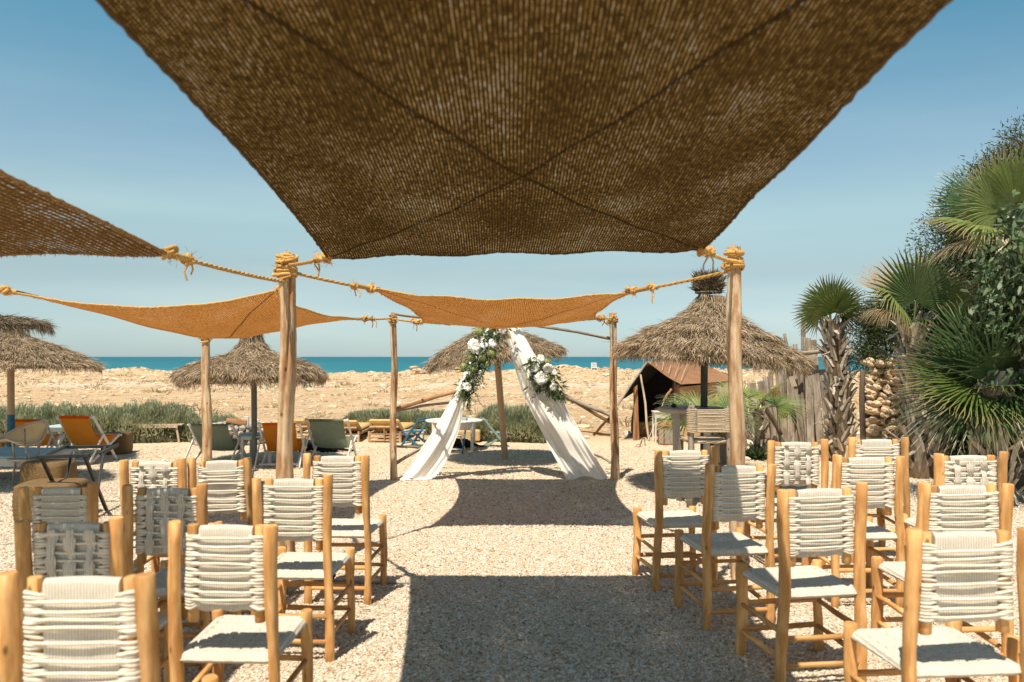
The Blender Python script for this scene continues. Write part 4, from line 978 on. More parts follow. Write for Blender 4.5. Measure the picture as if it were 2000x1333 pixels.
# ------------------------------------------------------------------ hedges, edging stones
def hedge(label, a, b, w, h0, n, seed, cat='hedge', name='lavender_hedge', parts=9, mat='lavender'):
    a = np.asarray(a, float); b = np.asarray(b, float); mid = (a + b) / 2; o = thing(name, label, cat, mid * [1, 1, 0])
    L = np.linalg.norm(b - a); ax = nrm(b - a); ay = np.array([-ax[1], ax[0], 0]); lum = RNG.uniform(.92, 1.08, 60)
    def top(s): return h0 * np.interp(s * (len(lum) - 1) / 1.0, np.arange(len(lum)), lum) * np.clip(np.minimum(s, 1 - s) * L / .3, 0, 1)**.4
    q = MB(); m_ = max(12, int(L * 8)); k = 12; V = []
    for s in np.linspace(0, 1, m_):
        hh = float(top(s)) * .80
        for th in np.linspace(0, pi, k): V.append((a - mid) * [1, 1, 0] + ax * s * L + ay * cos(th) * w * .42 + np.array([0, 0, sin(th)**.8 * hh]))
    q.add(V, [(i * k + j, i * k + j + 1, (i + 1) * k + j + 1, (i + 1) * k + j) for i in range(m_ - 1) for j in range(k - 1)], None, .5); q.build('twigs', M['hedge_core'], o)
    s = RNG.random(n); th = np.arccos(RNG.uniform(-1, 1, n)); tt = np.maximum(top(s), .02) * (.72 + .22 * RNG.random(n))
    cl = np.sin(s * L * 7 + seed) * np.sin(th * 5 + s * L * 3) * .09 + np.sin(s * L * 17) * .04
    B = ((a - mid) * [1, 1, 0]) + np.outer(s * L, ax) + np.outer(np.cos(th) * w * .46 * (1 + cl), ay); B[:, 2] = np.sin(th)**.8 * tt * (1 + cl)
    D = np.outer(np.cos(th), ay) * .8 + np.array([0, 0, 1.0]) * (.45 + np.sin(th))[:, None] + RNG.normal(size=(n, 3)) * .33
    q = MB(); blades(q, B, D, RNG.uniform(.05, .14, n), RNG.uniform(.012, .022, n), rnd=np.clip(.5 + cl * 3.2 + RNG.normal(0, .22, n), 0, 1)); tag(q.build('foliage', M[mat], o), kind='stuff')
    return o
hedge('long grey green lavender hedge at left, between deck chairs and beach', [-11.6, 13.9, 0], [-6.1, 15.6, 0], 1.5, .66, 30000, 1)
hedge('last short stretch of lavender hedge behind the pale peeled pole', [-6.2, 15.2, 0], [-5.2, 15.7, 0], .8, .42, 4500, 2)
hedge('low lavender hedge behind the loungers left of the arch', [-3.6, 17.0, 0], [-.9, 16.6, 0], 1.1, .42, 14000, 3)
hedge('round bushy lavender clump behind the green folding chair', [-.7, 15.6, 0], [.75, 15.2, 0], 1.2, .62, 16000, 4, 'bush', 'lavender_bush')
def shrub_sticks(label, px, py, d, h, n):
    c = P(px, py, d) * [1, 1, 0]; o = thing('upright_shrub', label, 'shrub', c); q = MB(); w = MB()
    for _ in range(n):
        a = RNG.normal(size=2) * .09; t = np.array([a[0] * 2.2, a[1] * 2, h * RNG.uniform(.6, 1.05)]); tube(w, [[a[0] * .4, a[1] * .4, 0], t * .5, t], [.006, .005, .003], 5)
        k = 26; s = RNG.random(k)[:, None]; blades(q, t * s, RNG.normal(size=(k, 3)) + [0, 0, .9], RNG.uniform(.04, .09, k), .016)
    w.build('stems', M['bark'], o); q.build('foliage', M['lavender'], o)
shrub_sticks('small upright shrub with reddish tips left of the pale peeled pole', 384, 838, 15.6, .62, 14)
SZ = ('smallest', 'tiny', 'small', 'lesser', 'middling', 'fair sized', 'larger', 'big', 'bulky', 'biggest')
def stones(name, label, group, spots, mat, sub=2, sq=(1, .8, .62)):
    ordx = sorted(range(len(spots)), key=lambda i: spots[i][0]); nth = ('leftmost', 'second', 'third', 'fourth', 'fifth', 'sixth', 'seventh', 'eighth', 'ninth', 'tenth', 'eleventh', 'twelfth', 'thirteenth')
    def lab(i):
        k = ordx.index(i)
        return label.replace('one of the', (nth[k] if k < len(spots) - 1 else 'rightmost') + ' of the' if k in (0, len(spots) - 1) else nth[k] + ' from the left of the')
    for i, (px, py, r) in enumerate(spots):
        g_ = G(px, py); s = r / F * g_[1]; q = MB(); rock_geo(q, (0, 0, s * .3), (s * sq[0], s * sq[1], s * sq[2]), None, sub, .16); o = q.build(name, M[mat], None, tuple(g_))
        tag(o, lab(i), 'stone', group)
xs_ = np.linspace(228, 352, 13)
stones('edging_stone', 'one of the small pale stones edging the left hedge', 'pale stones edging the left hedge', [(x + random.uniform(-3, 3), 846 - i * .35 + random.uniform(-1.5, 1.5), random.uniform(4.5, 8)) for i, x in enumerate(xs_)], 'pale_stone')
stones('edging_stone', 'one of the small rubble stones under the round bush', 'rubble stones under the round bush', [(x + random.uniform(-3, 3), 850 + random.uniform(-2, 3), random.uniform(3.5, 6)) for x in np.linspace(945, 1060, 12)], 'pale_stone')
stones('boulder', 'one of the pale rocks between the pole and the stake fence', 'pale rocks before the stake fence', [(1462, 872, 13), (1497, 868, 20), (1478, 893, 13), (1505, 892, 10), (1532, 878, 9), (1552, 870, 12), (1580, 868, 13), (1604, 876, 8), (1456, 900, 9), (1520, 903, 7)], 'pale_stone')
stones('boulder', 'one of the larger white rocks lying on the beach', 'white rocks on the beach', [(206, 741, 5), (1142, 745, 4), (1110, 792, 5), (600, 755, 5), (1146, 857, 7), (850, 815, 8), (700, 750, 4), (1225, 850, 9), (1260, 752, 5), (230, 757, 4)], 'pale_stone')

# beach rubble and dry tufts (uncountable)
q = MB(); N = 9500
yy = 15.5 + 72 * RNG.random(N)**1.35; xx = RNG.uniform(-.72, .72, N) * yy
for x, y in zip(xx, yy):
    s = RNG.uniform(.02, .055) * (1 + (y - 15) / 26) * (1 + 1.6 * (RNG.random() > .97)); rock_geo(q, (x, y, float(hgt(x, y)) + s * .15), (s * 1.3, s, s * .55), None, 0, .3)
tag(q.build('beach_rubble', M['pale_rubble'] if 'pale_rubble' in M else simple('beach_rubble', (.50, .33, .18), (.80, .66, .48), (2, 2, 2), .95, .5, .02, var=.35)), 'loose pale rubble strewn over the beach', kind='stuff')
q = MB()
for _ in range(330):
    y = 17 + 66 * RNG.random()**1.2; x = RNG.uniform(-.7, .7) * y; n_ = 26; s = RNG.uniform(.09, .22) * (1 + y / 60)
    a = RNG.normal(size=(n_, 3)) * s * .7; a[:, 2] = 0; blades(q, np.array([x, y, float(hgt(x, y)) - .01]) + a, a * 2 + np.array([0, 0, s * 1.3]), s * RNG.uniform(.6, 1.1, n_), s * .09)
tag(q.build('beach_scrub', leaf_mat('dry_scrub', (.22, .19, .08), (.40, .31, .16), None, .1, .9)), 'sparse dry scrub dotted across the beach', kind='stuff')
# coast edge rocks
q = MB()
for _ in range(900):
    x = RNG.uniform(-66, 66); y = RNG.uniform(78, 89); s = RNG.uniform(.12, .42); rock_geo(q, (x, y, float(hgt(x, y)) + s * .05), (s * 1.5, s, s * .55), None, 0, .35)
tag(q.build('shore_rocks', simple('shore_rock', (.48, .32, .19), (.74, .58, .40), (1, 1, 1), .95, .6, .05, var=.4)), 'broken ochre rocks along the low shore edge', kind='stuff')
# lifeguard seat on the shore
q0 = P(1160, 728, 82); o = thing('beach_lookout_chair', 'tiny white ladder backed chair standing on the shore against the sea', 'chair', (q0[0], 82, q0[2]))
for sx in (-1, 1):
    q = MB(); beam(q, [sx * .27, 0, 0], [sx * .24, .1, 1.02], .07, .07); q.build('rear_leg', M['white_paint'], o)
    q = MB(); beam(q, [sx * .29, -.5, 0], [sx * .27, -.45, .5], .07, .07); q.build('front_leg', M['white_paint'], o)
for z in (.35, .55, .75, .95):
    q = MB(); beam(q, [-.25, .08, z], [.25, .08, z], .05, .12); q.build('slat', M['white_paint'], o)
q = MB(); box(q, (0, -.2, .5), (.6, .55, .05)); q.build('seat', M['white_paint'], o)
# small dark rock shelter far left and driftwood
q0 = G(825, 729); q = MB()
for i in range(5): rock_geo(q, (RNG.normal() * .5, RNG.normal() * .2, .25 + .12 * i), (.7, .4, .16), None, 1, .25)
tag(q.build('rock_pile', M['limestone'], None, (q0[0], 76, float(hgt(q0[0] * 76 / q0[1], 76)) - .1)), 'small brown rock pile on the shore skyline beside the parasol', 'rock pile')

# ------------------------------------------------------------------ deck chairs
def deck_chair(label, canvas, pxl, pxr, ytop, ybase, yaw=0, lean=.42, frame='white_paint', canvas_side=None):
    d = DEP(ybase); W = (pxr - pxl) / F * d; Ht = (ybase - ytop) / F * d * 1.02; c = G((pxl + pxr) / 2, ybase) + [0, .02, 0]
    o = thing('deck_chair', label, 'deck chair', c, radians(yaw), 'canvas deck chairs facing the sea'); hw = W / 2 - .01
    # back rail leans towards the camera, foot far; seat rail foot near, tip far
    yb, yf = -.10, .42; w = .030
    top = np.array([0, yb - .02, Ht]); foot = np.array([0, yf, .012]); sf = np.array([0, yb - .03, .015]); st = np.array([0, yf + .12, Ht * .55])
    for s in (-1, 1):
        q = MB(); beam(q, top + [s * hw, 0, .015], foot + [s * hw, 0, 0], .024, .042, [0, 1, 0], .005); q.build('back_rail', M[frame], o)
        q = MB(); beam(q, sf + [s * (hw - .034), 0, 0], st + [s * (hw - .034), 0, 0], .022, .038, [0, 1, 0], .005); q.build('seat_rail', M[frame], o)
        q = MB(); m_ = top * .62 + foot * .38; beam(q, m_ + [s * (hw + .026), 0, 0], np.array([s * (hw + .026), yb - .16, .01]), .018, .032, [0, 1, 0], .004); q.build('prop', M[frame], o)
    q = MB(); tube(q, [top + [-hw - .02, 0, 0], top + [hw + .02, 0, 0]], .015, 10); q.build('top_bar', M[frame], o)
    q = MB(); beam(q, st + [-hw, 0, -.01], st + [hw, 0, -.01], .028, .03); q.build('front_bar', M[frame], o)
    q = MB(); beam(q, sf + [-hw, .03, .03], sf + [hw, .03, .03], .032, .028); q.build('rear_bar', M[frame], o)
    q = MB(); n, m = 24, 10; V = []; UV = []
    A = top + [0, -.016, -.0]; B = st + [0, 0, .01]; Cc = np.array([0, .20, -.10])
    for t in np.linspace(0, 1, n):
        p = (1 - t)**2 * A + 2 * t * (1 - t) * Cc + t * t * B
        for u in np.linspace(-1, 1, m): V.append(p + [u * (hw - .055) * (1 - .03 * sin(pi * t)), 0, .018 * u * u * sin(pi * t)]); UV.append((u, t))
    q.add(V, [(i * m + j, i * m + j + 1, (i + 1) * m + j + 1, (i + 1) * m + j) for i in range(n - 1) for j in range(m - 1)], UV, .6)
    q.build('canvas_sling', M[canvas], o)
    q = MB(); tube(q, [A + [-hw + .055, .004, -.002], A + [hw - .055, .004, -.002]], .021, 10); q.build('canvas_hem', M[canvas], o)
    return o
deck_chair('orange deck chair partly behind the rattan chair at left', 'orange_canvas', 14, 92, 822, 898, 6)
deck_chair('bright orange deck chair left of the brown log pouf', 'orange_canvas', 116, 196, 816, 905, -9)
deck_chair('sage green deck chair behind the pale peeled pole', 'green_canvas', 372, 462, 831, 908, -6)
deck_chair('orange deck chair half hidden by the thick split pole', 'orange_canvas', 508, 588, 829, 912, 4)
deck_chair('sage green deck chair right of the thick split pole with a dog beneath', 'green_canvas', 600, 684, 822, 905, -4)

# ------------------------------------------------------------------ tables and small furniture
def leg_table(name, label, c, sx, sy, h, top_m, leg_m, rz=0, apron=.1, tt=.03, lw=.045, round_top=False, cat='table'):
    o = thing(name, label, cat, c, rz); q = MB()
    if round_top:
        lathe(q, [(0, h), (sx / 2 - .01, h), (sx / 2, h - .008), (sx / 2, h - tt + .006), (sx / 2 - .01, h - tt), (0, h - tt)], 36)
    else: box(q, (0, 0, h - tt / 2), (sx, sy, tt), None, None, .006)
    q.build('tabletop', M[top_m], o); k = .33 if round_top else .5
    ex, ey = (sx * k - lw, sy * k - lw) if not round_top else (sx * .33, sx * .33)
    for a in (-1, 1):
        for b in (-1, 1): q = MB(); beam(q, [a * ex, b * ey, 0], [a * ex, b * ey, h - tt], lw, lw, None, .004); q.build('leg', M[leg_m], o)
    for a in (-1, 1):
        q = MB(); box(q, (0, a * ey, h - tt - apron / 2 - .002), (2 * ex - lw, .02, apron)); q.build('apron', M[leg_m], o)
        q = MB(); box(q, (a * ex, 0, h - tt - apron / 2 - .002), (.02, 2 * ey - lw, apron)); q.build('apron', M[leg_m], o)
    return o
g1 = G(54, 948)
leg_table('coffee_table', 'low pale blue and white table cut by the left edge', (g1[0] - .50, g1[1] + .42, 0), 1.25, .95, .37, 'pale_blue_paint', 'white_paint', radians(-7), .10)
g1 = G(90, 884); leg_table('side_table', 'small pale blue table between the two orange deck chairs', (g1[0], g1[1] + .6, 0), .55, .5, .40, 'pale_blue_paint', 'white_paint', 0, .06)
g1 = G(506, 903); leg_table('side_table', 'small round pale blue table between grey post and orange deck chair', (g1[0] + .02, g1[1], 0), .62, .5, .43, 'pale_blue_paint', 'white_paint', 0, .04, round_top=True)
def pouf(label, px, py, w, h, d_, m, rz=0, cat='pouf', bulge=.05):
    c = G(px, py); o = thing('wicker_pouf', label, cat, c + [0, d_ / 2, 0], radians(rz)); q = MB(); n = 36; rows = max(10, int(h / .022)); V = []
    ang = np.arange(n) / n * 2 * pi; sq = lambda a: np.sign(a) * np.abs(a)**.45
    for i in range(rows + 1):
        z = h * i / rows; b_ = 1 + bulge * sin(pi * i / rows) - (.10 if i in (0, rows) else 0) + (.018 if i % 2 else 0)
        V.append(np.stack([sq(np.cos(ang)) * w / 2 * b_, sq(np.sin(ang)) * d_ / 2 * b_, np.full(n, z)], 1))
    V.append(np.array([[0, 0, h + .012]])); V = np.concatenate(V); q.add(V, [(i * n + k, i * n + (k + 1) % n, (i + 1) * n + (k + 1) % n, (i + 1) * n + k) for i in range(rows) for k in range(n)], V[:, [0, 2]], .6); m0 = rows * n
    q.add(V[m0:m0 + n + 1], [(k, (k + 1) % n, n) for k in range(n)], None, .6); q.build('woven_body', M[m], o)
    for a, b in ((-1, -1), (1, -1), (-1, 1), (1, 1)):
        q = MB(); tube(q, [[a * w * .34, b * d_ * .34, -.0], [a * w * .34, b * d_ * .34, .04]], .02, 8); q.build('foot', M['brown_wood'], o)
    return o
pouf('large square wicker pouf at far left in front of the low table', 74, 1022, .58, .36, .5, 'wicker', 6)
pouf('wicker pouf standing just behind the nearest one', 74, 962, .50, .34, .45, 'wicker', 0)
pouf('brown wicker pouf right of the bright orange deck chair', 216, 889, .42, .34, .42, 'wicker', 12)
# folding tray stand
g1 = G(150, 985); ts = thing('tray_stand', 'black folding wooden stand with crossed legs at left', 'folding stand', (g1[0], 8.0, 0))
o_ = np.array([g1[0], 8.0, 0]); tb = [P(70, 893, 7.7), P(175, 890, 7.7), P(122, 874, 8.5), P(220, 872, 8.5)]
for (a, b, w_) in ((0, 1, .035), (2, 3, .035)):
    q = MB(); beam(q, tb[a] - o_, tb[b] - o_, .03, w_, None, .004); q.build('top_bar', M['black_wood'], ts)
for (a, b) in ((0, 2), (1, 3)):
    q = MB(); beam(q, tb[a] - o_ + [0.1, 0, .016], tb[b] - o_ + [0.06, 0, .016], .02, .03, None, .003); q.build('cross_bar', M['black_wood'], ts)
for (x0, y0, d0, x1, d1) in ((80, 893, 7.7, 128, 8.35), (140, 888, 8.5, 112, 7.75), (165, 891, 7.7, 208, 8.3), (205, 874, 8.5, 180, 7.75)):
    q = MB(); a = P(x0, y0, d0) - o_; e = np.array([(x1 - 1000) / F * d1, d1, 0]) - o_; beam(q, a, e, .026, .040, None, .004); q.build('leg', M['black_wood'], ts)
# rattan lounge chair
rc = thing('rattan_chair', 'low rattan armchair with stretched beige fabric at the left edge', 'chair', G(50, 930)); o_ = np.array(rc.location)
loop = [(-14, 862, 9.5), (10, 850, 9.6), (32, 838, 9.7), (55, 828, 9.85), (78, 823, 10.0), (90, 826, 10.15), (92, 838, 10.2), (84, 858, 10.1), (70, 868, 9.9), (52, 872, 9.6), (34, 866, 9.45), (12, 858, 9.4), (-10, 862, 9.42)]
L3 = np.array([P(*a) for a in loop]) - o_
q = MB(); tube(q, L3, .016, 8, closed=True); q.build('rattan_hoop', M['bleached_wood'], rc)
c = L3.mean(0) + [0, .02, -.02]; q = MB(); rings = 6; n = len(L3)
V = np.concatenate([c + (L3 - c) * t + np.array([0, 0, -.05 * (1 - t * t)]) for t in np.linspace(.02, .97, rings)])
q.add(V, [(i * n + k, i * n + (k + 1) % n, (i + 1) * n + (k + 1) % n, (i + 1) * n + k) for i in range(rings - 1) for k in range(n)], None, .6); q.build('fabric', M['beige_canvas'], rc)
for (x0, y0, d0, x1, y1, d1) in ((51, 872, 9.6, 51, 884, 9.5), (74, 868, 9.95, 78, 905, 10.1), (24, 864, 9.6, 30, 905, 9.9), (90, 835, 10.1, 74, 880, 10.0), (49, 838, 9.8, 49, 872, 9.6)):
    q = MB(); tube(q, [P(x0, y0, d0) - o_, P(x1, y1, d1) - o_], .011, 7); q.build('rattan_strut', M['bleached_wood'], rc)
for (x0, y0, x1) in ((30, 900, 24), (80, 900, 92), (58, 884, 50)):
    a = P(x0, y0, 9.8) - o_; e = np.array([(x1 - 1000) / F * 9.9, 9.9, 0]) - o_; q = MB(); tube(q, [a, e], .013, 7); q.build('rattan_leg', M['bleached_wood'], rc)
q = MB(); th = np.linspace(0, 2 * pi, 24)[:-1]; cc = P(55, 896, 9.9) - o_; tube(q, [cc + [.22 * cos(a), .2 * sin(a), 0] for a in th], .014, 7, closed=True); q.build('seat_hoop', M['bleached_wood'], rc)
q = MB(); V = [cc] + [cc + [.21 * cos(a), .19 * sin(a), -.003] for a in th]; q.add(V, [(0, k + 1, (k + 1) % 23 + 1) for k in range(23)], None, .6); q.build('seat_fabric', M['beige_canvas'], rc)
q = MB(); lathe(q, [(0, .42), (.21, .42), (.24, .40), (.24, .36), (.2, .34), (.05, .33), (.05, 0), (0, 0)], 28); g1 = G(14, 908)
tag(q.build('stool', M['pale_wicker'], None, tuple(g1 + [-.1, 0, 0])), 'round straw topped stool behind the rattan chair', 'stool')

# bench
bn = thing('bench', 'low bleached slatted bench in front of the left hedge', 'bench', G(312, 864), radians(9)); 
for i in range(4):
    q = MB(); box(q, (0, -.12 + i * .08, .33), (.86, .068, .025), None, None, .005); q.build('slat', M['bleached_wood'], bn)
for sx in (-1, 1):
    for sy in (-1, 1): q = MB(); beam(q, [sx * .32, sy * .10, .315], [sx * .38, sy * .14, 0], .035, .045); q.build('leg', M['bleached_wood'], bn)
    q = MB(); box(q, (sx * .32, 0, .30), (.04, .28, .03)); q.build('cross_rail', M['bleached_wood'], bn)
q = MB(); box(q, (0, -.145, .30), (.70, .02, .045)); q.build('side_rail', M['bleached_wood'], bn)
# round stone planter/fire pit behind the green chair
fp = thing('stone_firepit', 'low ring of grey field stones behind the left green deck chair', 'fire pit', G(430, 872)); cnt = 0
for row in range(4):
    for k in range(26):
        a = k / 26 * 2 * pi + row * .12; q = MB(); rock_geo(q, (0, 0, 0), (.085, .06, .055), None, 1, .25)
        if row == 0 and k == 0: ME = []
        if len(ME) < 6:
            me = q.mesh('stone'); me.materials.append(M['grey_stone']); ME.append(me)
        put('stone', ME[RNG.integers(len(ME))], fp, ((.60 - .03 * row) * cos(a), .5 * sin(a), .05 + row * .085), (RNG.normal() * .3, RNG.normal() * .3, a + pi / 2 + RNG.normal() * .2), (1, 1, 1))
fp.location = fp.location + Vector((0, .5, 0))
q = MB(); lathe(q, [(0, .16), (.5, .16)], 20); q.build('earth_fill', M['mortar'], fp)
for i, (px, py, r, L, rz) in enumerate(((462, 826, .07, .36, 12), (472, 838, .065, .30, -40), (450, 838, .06, .34, 60))):
    d = 14.6; c = P(px, py, d); q = MB(); log(q, [-L / 2, 0, 0], [L / 2, 0, 0], r, r * .9, 12, 7, .12, .01)
    tag(q.build('firewood_log', M['brown_wood'], None, tuple(c)), ('topmost gnarled firewood log', 'dark firewood log on the right', 'small firewood log on the left')[i] + ' on the stone ring', 'log', 'firewood on the stone ring').rotation_euler = (0, .1, radians(rz))
q = MB(); c = P(482, 846, 14.9); box(q, (0, 0, .14), (.08, .05, .34), None, None, .006); tag(q.build('white_board', M['white_paint'], None, tuple(c)), 'short upright white board beside the firewood', 'board')

# sun loungers
def lounger(label, pxl, pxr, ytop, ybase, rz=0):
    d = DEP(ybase); W = (pxr - pxl) / F * d; c = G((pxl + pxr) / 2, ybase); Ht = (ybase - ytop) / F * d
    o = thing('sun_lounger', label, 'sun lounger', c, radians(rz), 'wooden sun loungers facing the sea'); hw = W / 2; L = 1.5; zs = Ht * .38
    for s in (-1, 1):
        q = MB(); box(q, (s * (hw - .02), .15 + L / 2, zs), (.035, L, .05), None, None, .005); q.build('side_rail', M['lounger_wood'], o)
        q = MB(); beam(q, [s * (hw - .06), .05, Ht - .06], [s * (hw - .06), .50, zs], .03, .035); q.build('back_rail', M['lounger_wood'], o)
        for y in (.10, 1.55): q = MB(); tube(q, [[s * (hw - .02), y, 0], [s * (hw - .02), y, zs + .05]], .026, 10); q.build('leg', M['lounger_wood'], o)
    for z in (.04, zs * .62, zs): q = MB(); tube(q, [[-hw + .02, .10, z], [hw - .02, .10, z]], .018, 8); q.build('cross_bar', M['lounger_wood'], o)
    for x in (0,): q = MB(); tube(q, [[x, .07, .04], [x, .05, Ht - .1]], .014, 8); q.build('upright', M['lounger_wood'], o)
    q = MB(); tube(q, [[-hw + .04, .045, Ht - .12], [hw - .04, .045, Ht - .12]], .02, 8); q.build('cross_bar', M['lounger_wood'], o)
    q = MB(); a = np.array([0, .02, Ht]); b = np.array([0, .50, zs + .05]); dd = nrm(b - a); R_ = np.stack([[1, 0, 0], dd, np.cross([1, 0, 0], dd)], 1)
    box(q, (a + b) / 2, (W * .92, np.linalg.norm(b - a), .075), R_, None, .03); q.build('back_cushion', M['yellow_cushion'], o)
    q = MB(); box(q, (0, 1.08, zs + .06), (W * .90, 1.15, .07), None, None, .03); q.build('seat_cushion', M['yellow_cushion'], o)
    return o
lounger('ochre cushioned sun lounger just left of the slim arch pole', 716, 782, 822, 866, -4)
lounger('ochre sun lounger partly behind the right green deck chair', 640, 700, 824, 865, 0)
lounger('ochre sun lounger glimpsed between the orange and right green deck chairs', 572, 604, 822, 862, 0)
g1 = G(800, 864); leg_table('low_table', 'low white bench table between lounger and blue folding chair', (g1[0], g1[1] + .2, 0), .52, .34, .20, 'white_paint', 'white_paint', 0, .04)
g1 = G(884, 884); leg_table('round_table', 'round white table behind the left drape with turned legs', (g1[0], g1[1] + .35, 0), .98, .9, .52, 'white_paint', 'white_paint', 0, .12, round_top=True, lw=.05)
q = MB(); c = P(916, 846, 14.9); box(q, (0, 0, 0), (.42, .24, .20), None, None, .02); o = q.build('wicker_basket', M['pale_wicker'], None, (c[0], 14.9, .13)); tag(o, 'pale wicker basket on the ground behind the round white table', 'basket')
def folding_chair(label, px, ybase, h, w, rz, m1, m2):
    c = G(px, ybase); o = thing('folding_chair', label, 'folding chair', c, radians(rz), 'painted wooden folding chairs'); hw = w / 2
    for s in (-1, 1):
        q = MB(); beam(q, [s * hw, -.20, h], [s * hw, .20, 0], .022, .036, [0, 1, 0]); q.build('back_leg', M[m1], o)
        q = MB(); beam(q, [s * (hw - .03), .20, h * .50], [s * (hw - .03), -.20, 0], .022, .034, [0, 1, 0]); q.build('front_leg', M[m2], o)
    for z in (.97, .86): q = MB(); y = -.20 + .40 * (1 - z); beam(q, [-hw, y, h * z], [hw, y, h * z], .055, .014, [0, 0, 1]); q.build('back_slat', M[m1], o)
    for k in range(5): q = MB(); box(q, (0, -.06 + k * .062, h * .51), (w - .02, .052, .014)); q.build('seat_slat', M[m2], o)
    q = MB(); tube(q, [[-hw, .13, h * .12], [hw, .13, h * .12]], .010, 7); q.build('stretcher', M[m2], o)
M['deep_blue'] = simple('deep_blue_paint', (.03, .12, .20), (.07, .21, .31), (20, 20, 20), .6, .1, .002)
M['sage_paint'] = simple('sage_blue_paint', (.20, .30, .26), (.33, .43, .38), (20, 20, 20), .6, .1, .002)
folding_chair('deep blue folding chair left of the round white table', 812, 872, .52, .34, 62, 'deep_blue', 'deep_blue')
folding_chair('blue backed white folding chair in front of the round white table', 888, 884, .56, .34, 172, 'deep_blue', 'white_paint')
folding_chair('sage blue folding chair with crossed legs right of the round table', 966, 873, .50, .34, -82, 'sage_paint', 'sage_paint')

# ------------------------------------------------------------------ dogs lying down (continuous skinned bodies)
def skin_body(name, nodes, edges, m, parent, sub=2):
    me = bpy.data.meshes.new(name); me.from_pydata([n[0] for n in nodes], edges, []); o = put(name, me, parent)
    bpy.context.view_layer.objects.active = o
    md = o.modifiers.new('skin', 'SKIN'); me.skin_vertices.new() if hasattr(me.skin_vertices, 'new') and not me.skin_vertices else None
    if not me.skin_vertices:
        pass
    for v, n in zip(me.skin_vertices[0].data, nodes): v.radius = (n[1], n[1] if len(n) < 3 else n[2])
    me.skin_vertices[0].data[0].use_root = True
    o.modifiers.new('sub', 'SUBSURF').levels = sub; o.modifiers['sub'].render_levels = sub
    me.materials.append(m); md.use_smooth_shade = True; return o
def dog(label, c, rz, s=1, tailm=None):
    o = thing('dog', label, 'dog', c, rz); o.scale = (s, s, s)
    nodes = [((0, 0, .12), .115, .11), ((.18, 0, .125), .12, .115), ((.34, 0, .13), .105, .105), ((.44, 0, .18), .07, .07), ((.52, .03, .21), .065, .062), ((.60, .05, .19), .035, .03), ((.65, .06, .18), .025, .022),
             ((-.16, 0, .11), .115, .105), ((-.26, 0, .09), .07, .06), ((-.38, -.05, .04), .028), ((-.52, -.10, .028), .026), ((-.64, -.10, .024), .014),
             ((.36, -.09, .07), .045), ((.50, -.11, .03), .028), ((.60, -.11, .024), .026), ((.36, .09, .07), .045), ((.50, .12, .03), .028), ((.60, .12, .024), .026),
             ((-.14, -.12, .09), .08), ((.02, -.16, .06), .04), ((-.10, -.18, .03), .028), ((.02, -.19, .024), .026), ((-.14, .12, .09), .08), ((.02, .15, .05), .035), ((.10, .16, .024), .024),
             ((.50, .075, .27), .02), ((.505, .08, .30), .009), ((.50, -.015, .27), .02), ((.505, -.02, .30), .009)]
    edges = [(0, 1), (1, 2), (2, 3), (3, 4), (4, 5), (5, 6), (0, 7), (7, 8), (8, 9), (9, 10), (10, 11), (2, 12), (12, 13), (13, 14), (2, 15), (15, 16), (16, 17), (7, 18), (18, 19), (19, 20), (20, 21), (7, 22), (22, 23), (23, 24), (4, 25), (25, 26), (4, 27), (27, 28)]
    skin_body('body', nodes, edges, M['black_fur'], o)
    if tailm:
        q = MB(); tube(q, [(-.60, -.10, .027), (-.66, -.10, .024), (-.70, -.098, .02)], [.022, .017, .008], 8); q.build('tail_tip', M['petal'], o)
    q = MB(); rock_geo(q, (.662, .062, .185), (.014, .016, .012), np.eye(3), 1, 0); q.build('nose', M['black_rubber'], o)
    for y in (.085, .005): q = MB(); rock_geo(q, (.565, y, .215), (.008,) * 3, np.eye(3), 1, 0); q.build('eye', M['copper'], o)
dog('black dog lying under the right green deck chair, tail trailing right', tuple(G(636, 884) + [0, .10, 0]), radians(172), .78, True)
dog('black dog curled in the shade under the round white table', tuple(G(900, 878) + [.02, .25, 0]), radians(175), .72)

# ------------------------------------------------------------------ cable and lamp on the gravel
q = MB(); a = G(712, 1142); b = G(798, 1142); tube(q, [a + [-.35, .05, .012], a + [-.1, .02, .012], a + [0, 0, .012], (a + b) / 2 + [0, -.004, .012], b + [0, 0, .010]], .009, 8)
tag(q.build('ground_pipe', M['grey_plastic']), 'thin grey pipe lying on the gravel beside the left aisle chair', 'pipe')
lp = thing('spotlight', 'small grey spotlight on the gravel under the left chairs', 'spotlight', tuple(G(580, 1160)))
q = MB(); R_ = rotz(.5); pts = [np.array([-.065, -.05, .045]), np.array([-.01, 0, .06]), np.array([.03, .03, .07])]; tube(q, pts, [.036, .034, .018], 16); q.build('housing', M['grey_plastic'], lp)
q = MB(); tube(q, [pts[0] + [-.002, -.002, 0], pts[0] + [.004, .004, .001]], .030, 16); q.build('lens', M['black_rubber'], lp)
q = MB(); tube(q, [[.0, 0, .05], [.02, .02, 0], [.06, .02, .004]], .006, 6); q.build('spike', M['grey_plastic'], lp)
cc_ = G(620, 1140); q = MB()
for i in range(5): tube(q, [cc_ + [(.10 + .006 * i) * cos(a), (.05 + .004 * i) * sin(a), .012 + .011 * i + .004 * sin(a * 3)] for a in np.linspace(0, 2 * pi, 26)[:-1]], .007, 6, closed=True)
tag(q.build('cable_coil', M['black_rubber']), 'coil of black cable on the gravel beneath the aisle chairs', 'cable')

